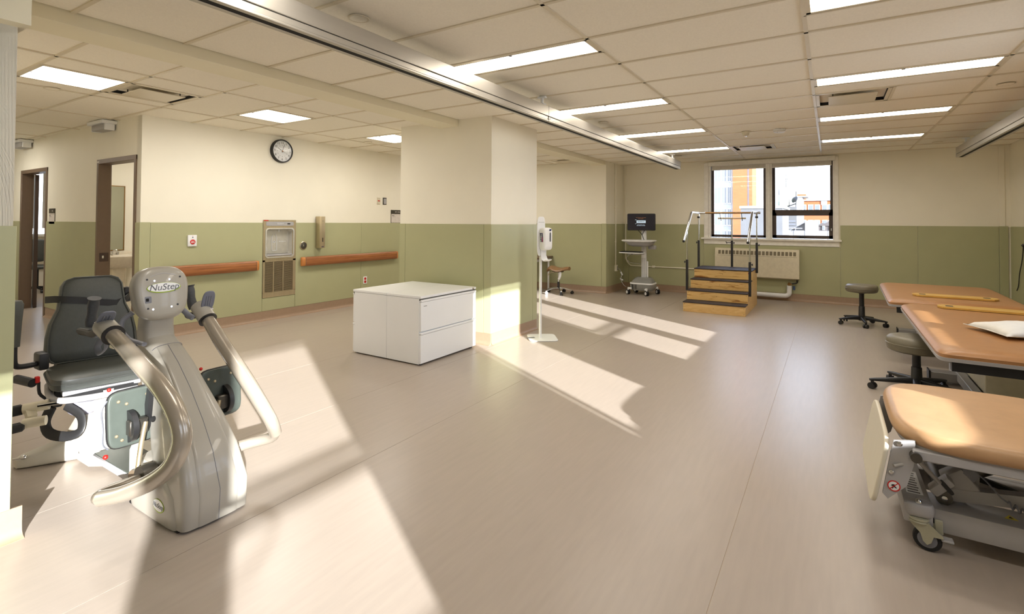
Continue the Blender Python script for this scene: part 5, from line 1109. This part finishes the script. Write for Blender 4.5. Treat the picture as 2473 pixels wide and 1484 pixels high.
obj('pedal_link', MB().cyl((-2.80, 1.20, 0.42), (-2.74, 1.24, 0.44), 0.014, n=12).cyl((-2.80, 1.22, 0.42), (-2.70, 1.30, 0.46), 0.014, n=12), BLACK, t)
obj('pedal_rod', MB().tube([(-2.80, 1.17, 0.42), (-2.79, 1.15, 0.33), (-2.75, 1.12, 0.22), (-2.735, 1.11, 0.16)], 0.011, 12, 4), STEEL, t)
obj('pedal_rod', MB().tube([(-2.80, 1.52, 0.42), (-2.79, 1.50, 0.33), (-2.75, 1.49, 0.22)], 0.011, 12, 4), STEEL, t)
obj('link_cover', MB().prism([(0, 0), (0.05, 0.0), (0.075, 0.17), (0.03, 0.19), (0.0, 0.15)], (-2.90, 1.145, 0.12), X, Z, Y*0.022), OFFW, t)
obj('tower_recess', MB().prism([(0, 0), (0.05, 0.05), (0.07, 0.24), (0.045, 0.24), (0.0, 0.05)], (-2.875, 1.185, 0.33), X, Z, Y*0.02), BLACK, t)
# centre rail, step plate, seat carriage, rear foot
obj('centre_rail', MB().box((-3.75, 1.23, 0.035), (-2.85, 1.40, 0.135), 0.015, seg=2), OFFW, t)
st_ = obj('step_plate', MB().box((-3.30, 1.135, 0.118), (-2.90, 1.31, 0.155), 0.004), GREYM, t)
obj('tread_mat', MB().box((-3.295, 1.14, 0.155), (-2.905, 1.305, 0.159), 0.001), SAGEP, st_)
bp_ = [(-3.86, 1.245), (-3.74, 1.165), (-3.46, 1.165), (-3.38, 1.22), (-3.38, 1.42), (-3.46, 1.475), (-3.74, 1.475), (-3.86, 1.40)]
def hexr(z, k): return [Vector((-3.61+(p[0]+3.61)*k, 1.32+(p[1]-1.32)*k, z)) for p in bp_]
obj('seat_base_box', MB().rings([hexr(0.03, 0.93), hexr(0.05, 1.0), hexr(0.17, 1.0), hexr(0.25, 0.80), hexr(0.27, 0.70)]), OFFW, t)
obj('box_screw', MB().cyl((-3.56, 1.166, 0.09), (-3.56, 1.162, 0.09), 0.006, n=8), CHROME, t)
obj('seat_post', MB().cyl((-3.62, 1.30, 0.25), (-3.62, 1.30, 0.40), 0.052, n=28), OFFW, t)
for s in (-1, 1):
    obj('rear_foot', MB().loft([((-3.66, 1.31+s*0.02, 0.085), (0.05, 0, 0), (0, 0, 0.075), 5), ((-3.72, 1.31+s*0.10, 0.075), (0.052, 0, 0), (0, 0, 0.070), 5), ((-3.84, 1.31+s*0.30, 0.035), (0.045, 0, 0), (0, 0, 0.033), 4), ((-3.86, 1.31+s*0.335, 0.025), (0.035, 0, 0), (0, 0, 0.022), 4)], n=20), OFFW, t)
obj('floor_lever', MB().cyl((-3.86, 0.965, 0.055), (-3.80, 0.985, 0.07), 0.006, n=8).sph((-3.79, 0.99, 0.075), 0.016, 8, (1.4, 1, 0.8)), CHROME, t)
# seat
SU = Vector((0.979, -0.200, 0)); SV = Vector((0.200, 0.979, 0)); SC = Vector((-3.80, 1.325, 0.425))
def scus(c, ku, kv, th): 
    b = MB(); secs = []
    for tt, ins in ((0, .02), (.12, .006), (.45, 0), (.55, 0), (.60, .004), (.88, .010), (1.0, .030), (1.10, .09)):
        secs.append((c+Z*(th*tt), SU*(ku-ins), SV*(kv-ins), 5.5))
    return b.loft(secs, n=48)
sc0 = obj('seat_cushion', scus(SC, 0.235, 0.235, 0.075), VINYLK, t)
obj('piping', MB().tube([SC+Z*0.043+SU*(0.2365*math.copysign(abs(math.cos(a))**(2/5.5), math.cos(a)))+SV*(0.2365*math.copysign(abs(math.sin(a))**(2/5.5), math.sin(a))) for a in [2*PI*k/48 for k in range(49)]], 0.0035, 6, 1), VINYLK, sc0)
obj('seat_pan', MB().box((-0.19, -0.18, -0.012), (0.20, 0.18, 0.012), 0.004), GREYM, t, raw=True).matrix_local = Matrix.Translation(SC-Z*0.015-wloc(t)) @ Matrix.Rotation(-0.2015, 4, 'Z')
obj('pan_slot', MB().box((-3.60, 1.10, 0.385), (-3.575, 1.45, 0.41)), BLACK, t)
obj('under_seat_rail', MB().tube([(-3.90, 1.12, 0.415), (-3.72, 1.075, 0.405), (-3.58, 1.075, 0.398), (-3.50, 1.20, 0.398), (-3.46, 1.40, 0.40)], 0.017, 12, 4), GREYM, t)
BN = Vector((SU.x*0.985, SU.y*0.985, 0.17)).normalized(); BVv = Vector((-SU.x*0.17, -SU.y*0.17, 0.985)).normalized(); BC = Vector((-4.02, 1.372, 0.50))
bk = MB(); secs = []
for h, w, in ((0.0, 0.195), (0.02, 0.222), (0.07, 0.235), (0.16, 0.230), (0.24, 0.215), (0.33, 0.178), (0.40, 0.168), (0.47, 0.160), (0.505, 0.140), (0.520, 0.10), (0.524, 0.05)):
    secs.append((BC+BVv*h-BN*(0.04*(h/0.52)**2*0), SV*w, BN*(0.045 if 0.01 < h < 0.50 else 0.03), 4.5))
bo = obj('seat_back', bk.loft(secs, n=36), VINYLK, t)
pr_ = [(0.0, 0.195), (0.02, 0.222), (0.07, 0.235), (0.16, 0.230), (0.24, 0.215), (0.33, 0.178), (0.40, 0.168), (0.47, 0.160), (0.505, 0.140), (0.520, 0.10)]
loop = [BC+BVv*h+SV*w*0.93+BN*0.040 for h, w in pr_]+[BC+BVv*h-SV*w*0.93+BN*0.040 for h, w in reversed(pr_)]
obj('piping', MB().tube(loop+[loop[0]], 0.0035, 6, 1), VINYLK, bo)
obj('back_frame', MB().box((-4.10, 1.20, 0.44), (-4.03, 1.55, 0.56), 0.01), BLACK, t)
st2 = BC+BVv*0.385
obj('chest_strap', MB().ribbon([st2-SV*0.225-BN*0.03+Z*0.012, st2-SV*0.185+BN*0.030+Z*0.008, st2-SV*0.14+BN*0.052, st2-SV*0.05+BN*0.055-Z*0.014, st2+SV*0.05+BN*0.055-Z*0.038, st2+SV*0.12+BN*0.052-Z*0.05, st2+SV*0.17+BN*0.03-Z*0.03, st2+SV*0.20-BN*0.02+Z*0.0], Z, 0.021, 0.002), BLACK, t)
obj('strap_buckle', MB().box((-4.13, 1.555, 0.83), (-4.07, 1.60, 0.93), 0.008), BLACK, t)
def armrest(s):
    c = 1.33
    def P_(x, dy, z): return (x, c+s*dy-0.03*(1 if s < 0 else -1)*0, z)
    obj('arm_tube', MB().tube([P_(-3.93, 0.355, 0.70), P_(-3.93, 0.355, 0.60), P_(-3.935, 0.345, 0.555), P_(-3.95, 0.30, 0.54), P_(-3.98, 0.20, 0.54)], 0.016, 12, 4), BLACK, t)
    obj('arm_pad', MB().loft([(P_(-3.93, 0.355, 0.665), (0.026, 0, 0), (0, 0.024, 0), 3), (P_(-3.93, 0.355, 0.80), (0.033, 0, 0), (0, 0.030, 0), 3), (P_(-3.925, 0.355, 0.905), (0.040, 0, 0), (0, 0.036, 0), 3), (P_(-3.925, 0.355, 0.925), (0.030, 0, 0), (0, 0.028, 0), 3)], n=18), VINYLK, t)
    obj('arm_hinge', MB().box(P_(-4.03, 0.245, 0.50), P_(-3.93, 0.195, 0.60), 0.012, seg=2), BLACK, t)
armrest(-1); armrest(1)
sw = obj('swivel_lever', MB().cyl((-3.91, 0.985, 0.485), (-3.78, 1.02, 0.475), 0.024, n=16), BLACK, t)
obj('red_latch', MB().box((-3.80, 1.03, 0.47), (-3.775, 1.05, 0.505), 0.003), RED, sw)
obj('lever_link', MB().tube([(-3.80, 1.05, 0.47), (-3.82, 1.06, 0.40), (-3.83, 1.09, 0.36)], 0.008, 8, 3), BLACK, t)
obj('hinge_strut', MB().cyl((-3.80, 1.10, 0.41), (-3.84, 1.12, 0.30), 0.012, n=10).box((-3.86, 1.12, 0.30), (-3.80, 1.16, 0.42), 0.006), BLACK, t)
obj('leg_support_bar', MB().cyl((-3.62, 1.00, 0.385), (-3.50, 1.20, 0.395), 0.011, n=14), CHROME, t)
bl_ = obj('leg_support_block', MB().cyl((-3.67, 0.955, 0.372), (-3.615, 1.045, 0.383), 0.027, n=20).cyl((-3.60, 0.935, 0.315), (-3.55, 1.015, 0.32), 0.025, n=20), CREAMP, t)
obj('block_web', MB().prism([(-0.025, 0.0), (0.045, -0.055), (0.06, -0.02), (0.0, 0.03)], (-3.665, 0.955, 0.365), X, Z, Y*0.04), CREAMP, bl_)
obj('leg_support_pad', MB().box((-3.70, 0.90, 0.345), (-3.66, 0.955, 0.395), 0.006), RUBBER, t)
obj('leg_support_pad', MB().box((-3.62, 0.86, 0.285), (-3.56, 0.935, 0.325), 0.010), RUBBER, t)
obj('ankle_strap', MB().tube([(-3.70, 1.08, 0.34), (-3.72, 1.06, 0.26), (-3.68, 1.07, 0.20), (-3.58, 1.12, 0.19), (-3.54, 1.16, 0.22), (-3.58, 1.17, 0.29), (-3.66, 1.13, 0.34)], 0.026, 10, 4, flat=0.3), BLACK, t)
obj('clear_cover', MB().sph((-3.70, 1.22, 0.31), 0.075, 12, (1.2, 1.0, 0.8)), mat('lilac_grey_plastic', rgb(150, 150, 168), 0.25), t)
t = thing('side_table', 'orange wood table edge seen past the near pillar', 'table', (-4.75, 1.16, 0))
obj('top', MB().box((-5.2, 0.95, 0.775), (-4.60, 1.175, 0.80), 0.003), ORANGEW, t)
for x, y in ((-4.66, 1.00), (-5.14, 1.00), (-5.14, 1.13), (-4.66, 1.10)): obj('leg', MB().cyl((x, y, 0), (x, y, 0.775), 0.015, n=10), STEELD, t)
# ------------------------------------------------------------------ room behind door 2: sink and mirror; room behind door 1
t = thing('sink', 'white ceramic wall sink with chrome tap seen through the nearer corridor door', 'sink', (-9.30, 3.4, 0.85))
xs_ = -9.298
obj('basin', MB().loft([((xs_+0.16, 3.42, 0.66), (0.12, 0, 0), (0, 0.16, 0), 3), ((xs_+0.20, 3.42, 0.75), (0.19, 0, 0), (0, 0.24, 0), 3.5), ((xs_+0.21, 3.42, 0.84), (0.21, 0, 0), (0, 0.27, 0), 4), ((xs_+0.21, 3.42, 0.86), (0.20, 0, 0), (0, 0.265, 0), 4), ((xs_+0.23, 3.42, 0.855), (0.15, 0, 0), (0, 0.20, 0), 3), ((xs_+0.23, 3.42, 0.77), (0.09, 0, 0), (0, 0.12, 0), 2.5)], n=32), CERAM, t)
obj('splash_ledge', MB().box((xs_, 3.16, 0.84), (xs_+0.05, 3.68, 0.91), 0.012, seg=2), CERAM, t)
obj('tap', MB().cyl((xs_+0.07, 3.36, 0.86), (xs_+0.07, 3.36, 0.91), 0.018, n=12).tube([(xs_+0.07, 3.36, 0.90), (xs_+0.13, 3.38, 0.935), (xs_+0.19, 3.40, 0.91)], 0.010, 8, 3).cyl((xs_+0.07, 3.44, 0.86), (xs_+0.07, 3.44, 0.90), 0.014, n=12), CHROME, t)
obj('pedestal', MB().loft([((xs_+0.12, 3.42, 0.0), (0.09, 0, 0), (0, 0.09, 0), 3), ((xs_+0.12, 3.42, 0.66), (0.08, 0, 0), (0, 0.10, 0), 3)], n=20), CERAM, t)
t = thing('wall_mirror', 'framed wall mirror above the white sink', 'mirror', (xs_, 3.3, 1.4))
obj('glass', MB().box((xs_, 3.02, 0.93), (xs_+0.006, 3.53, 1.90)), MIRROR, t)
obj('frame', MB().box((xs_, 3.53, 0.92), (xs_+0.012, 3.542, 1.91)).box((xs_, 3.01, 1.90), (xs_+0.012, 3.542, 1.912)).box((xs_, 3.01, 0.918), (xs_+0.012, 3.542, 0.93)).box((xs_, 3.008, 0.918), (xs_+0.012, 3.02, 1.912)), BRASS, t)
win = obj('window_5', MB().box((-14.0, 3.14, 1.03), (-13.90, 4.56, 1.08), 0.005).box((-14.02, 3.14, 1.08), (-13.99, 3.20, 2.46)).box((-14.02, 4.5, 1.08), (-13.99, 4.56, 2.46)), TRIMW, kind='structure')
obj('glass_pane', MB().box((-14.12, 3.2, 1.08), (-14.11, 4.5, 2.4)), GLASS, win)
for k in range(6): obj('blind_slat', MB().box((-14.05, 3.22+k*0.22, 1.20), (-14.045, 3.33+k*0.22, 2.38)), BLIND, win)
t = thing('wall_radiator', 'pale radiator under the window seen through the farther corridor door', 'radiator', (-13.9, 3.85, 0.6))
obj('cover', MB().prism([(0, 0), (0.12, 0), (0.14, 0.03), (0.14, 0.40), (0.06, 0.5), (0, 0.5)], (-14.0, 3.3, 0.42), X, Z, Y*1.1), CREAMP, t)
for k in range(7): obj('grille_slot', MB().box((-13.90, 3.36+k*0.14, 0.86), (-13.865, 3.44+k*0.14, 0.905), rot=Euler((0, 0.6, 0)).to_matrix()), SLOT, t)
t = thing('office_chair', 'dark office chair seen through the farther corridor door', 'chair', (-12.9, 3.50, 0))
c = Vector((-12.9, 3.50, 0))
obj('seat', MB().cushion(c+Z*0.44, X*0.23, Y*0.22, Z, 0.07, e=5), VINYLK, t); obj('backrest', MB().cushion(c+Vector((-0.22, 0, 0.78)), Y*0.20, Z*0.22, X, 0.05, e=5), VINYLK, t)
obj('column', MB().cyl(c+Z*0.08, c+Z*0.44, 0.03, n=12), BLACK, t); obj('arm', MB().tube([c+Vector((0, 0.22, 0.44)), c+Vector((0.02, 0.27, 0.55)), c+Vector((-0.1, 0.27, 0.66)), c+Vector((0.1, 0.27, 0.66))], 0.02, 8, 3), BLACK, t)
for k in range(5):
    a = 2*PI*k/5; d = Vector((math.cos(a), math.sin(a), 0)); obj('leg', MB().cyl(c+Z*0.09, c+d*0.30+Z*0.06, 0.022, 0.014, n=8), BLACK, t); obj('caster', MB().cyl(c+d*0.30+Z*0.028-Z.cross(d)*0.02, c+d*0.30+Z*0.028+Z.cross(d)*0.02, 0.028, n=12), BLACK, t)
t = thing('hanging_black_cord', 'thin black cord hanging on the right wall behind the mat tables', 'cord', (2.28, 9.9, 0.8))
obj('cord', MB().tube([(2.284, 9.80, 1.10), (2.28, 9.84, 0.90), (2.27, 9.92, 0.70), (2.28, 10.02, 0.52), (2.275, 10.08, 0.44)], 0.006, 8, 4), BLACK, t)
obj('plug', MB().cyl((2.291, 9.80, 1.11), (2.268, 9.80, 1.09), 0.02, 0.014, n=12), BLACK, t)
# ------------------------------------------------------------------ outside the back window
BRICKO = mat('orange_brick', rgb(150, 84, 48), 0.9, var=0.10, nscale=2, stretch=(1, 1, 6)); PALE = mat('pale_facade', rgb(158, 157, 154), 0.8, var=0.04, nscale=0.6); GBLK = mat('grey_facade', rgb(88, 88, 88), 0.85, var=0.05, nscale=3)
WING = mat('pale_window_glass', rgb(100, 104, 106), 0.4); GRN = mat('green_window_glass', rgb(86, 132, 112), 0.4); ROOFG = mat('grey_roof', rgb(84, 78, 76), 0.9); GROUND = mat('asphalt', rgb(80, 80, 78), 0.95)
g = obj('ground', MB().box((-90, YB+1.0, -9.2), (70, 160, -9.0)), GROUND, kind='structure')
bd = thing('office_building', 'tall pale building with orange brick tower in the left window pane', 'building', (-6, 50, -9))
obj('wall', MB().box((-12, 40, -9), (-5.94, 60, 12)), PALE, bd); obj('tower', MB().box((-5.94, 39.6, -9), (-4.99, 42, 12)), BRICKO, bd)
obj('pilaster', MB().box((-4.99, 39.7, -9), (-4.86, 42, 12)), PALE, bd); obj('tower_edge', MB().box((-4.86, 39.6, -9), (-4.66, 42, 12)), BRICKO, bd); obj('side_wing', MB().box((-6, 42, -9), (-4.67, 63, 7.3)), PALE, bd)
for z in [q*1.6-2 for q in range(0, 8)]:
    for x, w in ((-7.25, 0.45), (-6.72, 0.30), (-6.35, 0.27)):
        f = obj('window', MB().box((x, 39.95, z), (x+w, 40.01, z+1.25)), TRIMW, bd); obj('pane', MB().box((x+0.03, 39.93, z+0.05), (x+w/2-0.015, 39.96, z+1.2)), WING, f); obj('pane', MB().box((x+w/2+0.015, 39.93, z+0.05), (x+w-0.03, 39.96, z+1.2)), WING, f)
for z in (-0.4, 1.4, 3.2, 5.0):
    for y in (44, 48, 52, 56, 59.5): f = obj('window', MB().box((-4.68, y, z), (-4.62, y+1.9, z+1.2)), TRIMW, bd); obj('pane', MB().box((-4.63, y+0.1, z+0.08), (-4.60, y+1.8, z+1.12)), GRN, f)
bd = thing('utility_block', 'low grey brick block in front of the orange tower outside', 'building', (-3, 26, -9))
obj('wall', MB().box((-3.42, 25, -9), (-1.75, 29, 2.05)), GBLK, bd); obj('coping', MB().box((-3.46, 24.95, 2.05), (-1.70, 29, 2.16)), PALE, bd)
bd = thing('lattice_tower', 'cream tower with an antenna beside the tall pale building', 'building', (-3.8, 61, -9)); obj('wall', MB().box((-3.98, 61, -9), (-3.66, 63, 5.35)), mat('cream_facade', rgb(206, 190, 164), 0.85), bd)
obj('antenna', MB().cyl((-3.9, 60.9, 5.2), (-3.9, 60.9, 6.6), 0.04, n=6).cyl((-4.1, 60.9, 6.0), (-3.7, 60.9, 6.1), 0.03, n=6), BLACK, bd)
bd = thing('plant_room', 'grey rooftop plant room with a dark dish aerial outside the right pane', 'building', (-3.2, 56, -9)); obj('wall', MB().box((-3.52, 56, -9), (-2.72, 58, 3.0)), GBLK, bd)
obj('dish_aerial', MB().cyl((-3.5, 56.5, 3.05), (-2.8, 56.5, 3.3), 0.06, n=6).cyl((-2.8, 56.5, 3.0), (-2.76, 56.5, 4.5), 0.04, n=6).lathe([(0.35, 0), (0.25, 0.12), (0.0, 0.18)], (-2.9, 56.5, 3.7), (-0.6, -0.6, 0.4), 14), BLACK, bd)
for k in range(3): obj('louver', MB().box((-3.45, 55.96, 0.9+0.3*k), (-2.8, 56.0, 1.1+0.3*k)), INKG, bd)
bd = thing('white_block', 'white block with stepped roof beside the orange building outside', 'building', (-2.9, 60, -9)); obj('wall', MB().box((-2.92, 60, -9), (-2.40, 64, 4.1)), PALE, bd); obj('roof_slab', MB().box((-3.0, 59.9, 4.1), (-1.9, 64, 4.22)), PALE, bd)
bd = thing('apartment_building', 'orange apartment building with pale windows in the right window pane', 'building', (-1, 82, -9)); obj('wall', MB().box((-3.65, 80, -9), (3.0, 90, 4.55)), BRICKO, bd)
obj('roof_box', MB().box((-4.0, 84, 4.4), (-2.9, 88, 5.6)), BRICKO, bd); obj('roof_box', MB().box((-1.0, 79.9, 3.9), (-0.3, 84, 4.9)), PALE, bd); obj('cornice', MB().box((-3.7, 79.8, 4.45), (3.0, 80.2, 4.62)), PALE, bd)
for z in (-1.2, 0.9, 3.0):
    for x in (-3.35, -2.5, -1.75, -0.9, -0.2, 0.6): f = obj('window', MB().box((x, 79.93, z), (x+0.62, 80.0, z+0.95)), TRIMW, bd); obj('pane', MB().box((x+0.06, 79.90, z+0.08), (x+0.56, 79.94, z+0.87)), WING, f)
bd = thing('roof_shed', 'white shed on a low roof seen through the lower right pane', 'building', (-1.2, 45, -2)); obj('wall', MB().box((-1.62, 45, -9), (-0.78, 48, 1.45)), PALE, bd); obj('roof', MB().prism([(0, 0), (0.84, 0), (0.84, 0.12), (0.42, 0.22), (0, 0.12)], (-1.62, 45, 1.45), X, Z, Y*3), PALE, bd)
bd = thing('sloped_roof', 'grey sloped roof left of the white shed outside', 'building', (-2.1, 46, -2)); obj('wall', MB().prism([(-0.6, -10), (0.55, -10), (0.55, 1.45), (-0.6, 0.75)], (-2.2, 46, 0), X, Z, Y*2), GBLK, bd); obj('roof_edge', MB().prism([(-0.6, 0.75), (0.55, 1.45), (0.55, 1.52), (-0.6, 0.82)], (-2.2, 45.9, 0), X, Z, Y*2.1), PALE, bd)
bd = thing('gabled_house', 'grey gabled house with two pale windows in the lower right pane', 'house', (-0.3, 50, -9)); obj('wall', MB().box((-0.82, 50, -9), (0.6, 54, 1.25)), ROOFG, bd)
obj('roof', MB().prism([(-0.9, 1.2), (0.7, 1.2), (0.15, 1.75), (-0.35, 1.40), (-0.6, 1.45)], (0, 49.9, 0), X, Z, Y*4.2), ROOFG, bd)
for x in (-0.55, -0.02): f = obj('window', MB().box((x, 49.93, 0.85), (x+0.2, 50.0, 1.2)), TRIMW, bd); obj('pane', MB().box((x+0.03, 49.90, 0.88), (x+0.17, 49.94, 1.17)), WING, f)
bd = thing('roof_parapet', 'white segmented roof parapet with a thin rail at the bottom of the window view', 'wall', (-1, 30, -3))
f0 = None
for k in range(9):
    if f0 is None: f0 = obj('panel', MB().box((-2.6, 30, -4), (-2.12, 30.2, 1.02), 0.02), PALE, bd)
    else: share('panel', f0, wloc(bd)+Vector((0.5*k, 0, 0)), bd)
obj('guard_rail', MB().cyl((-2.6, 29.9, 1.14), (-1.2, 29.9, 1.14), 0.02, n=6), GREYM, bd)
for x in (-2.5, -2.0, -1.5): obj('rail_post', MB().cyl((x, 29.9, 1.0), (x, 29.9, 1.16), 0.015, n=6), GREYM, bd)
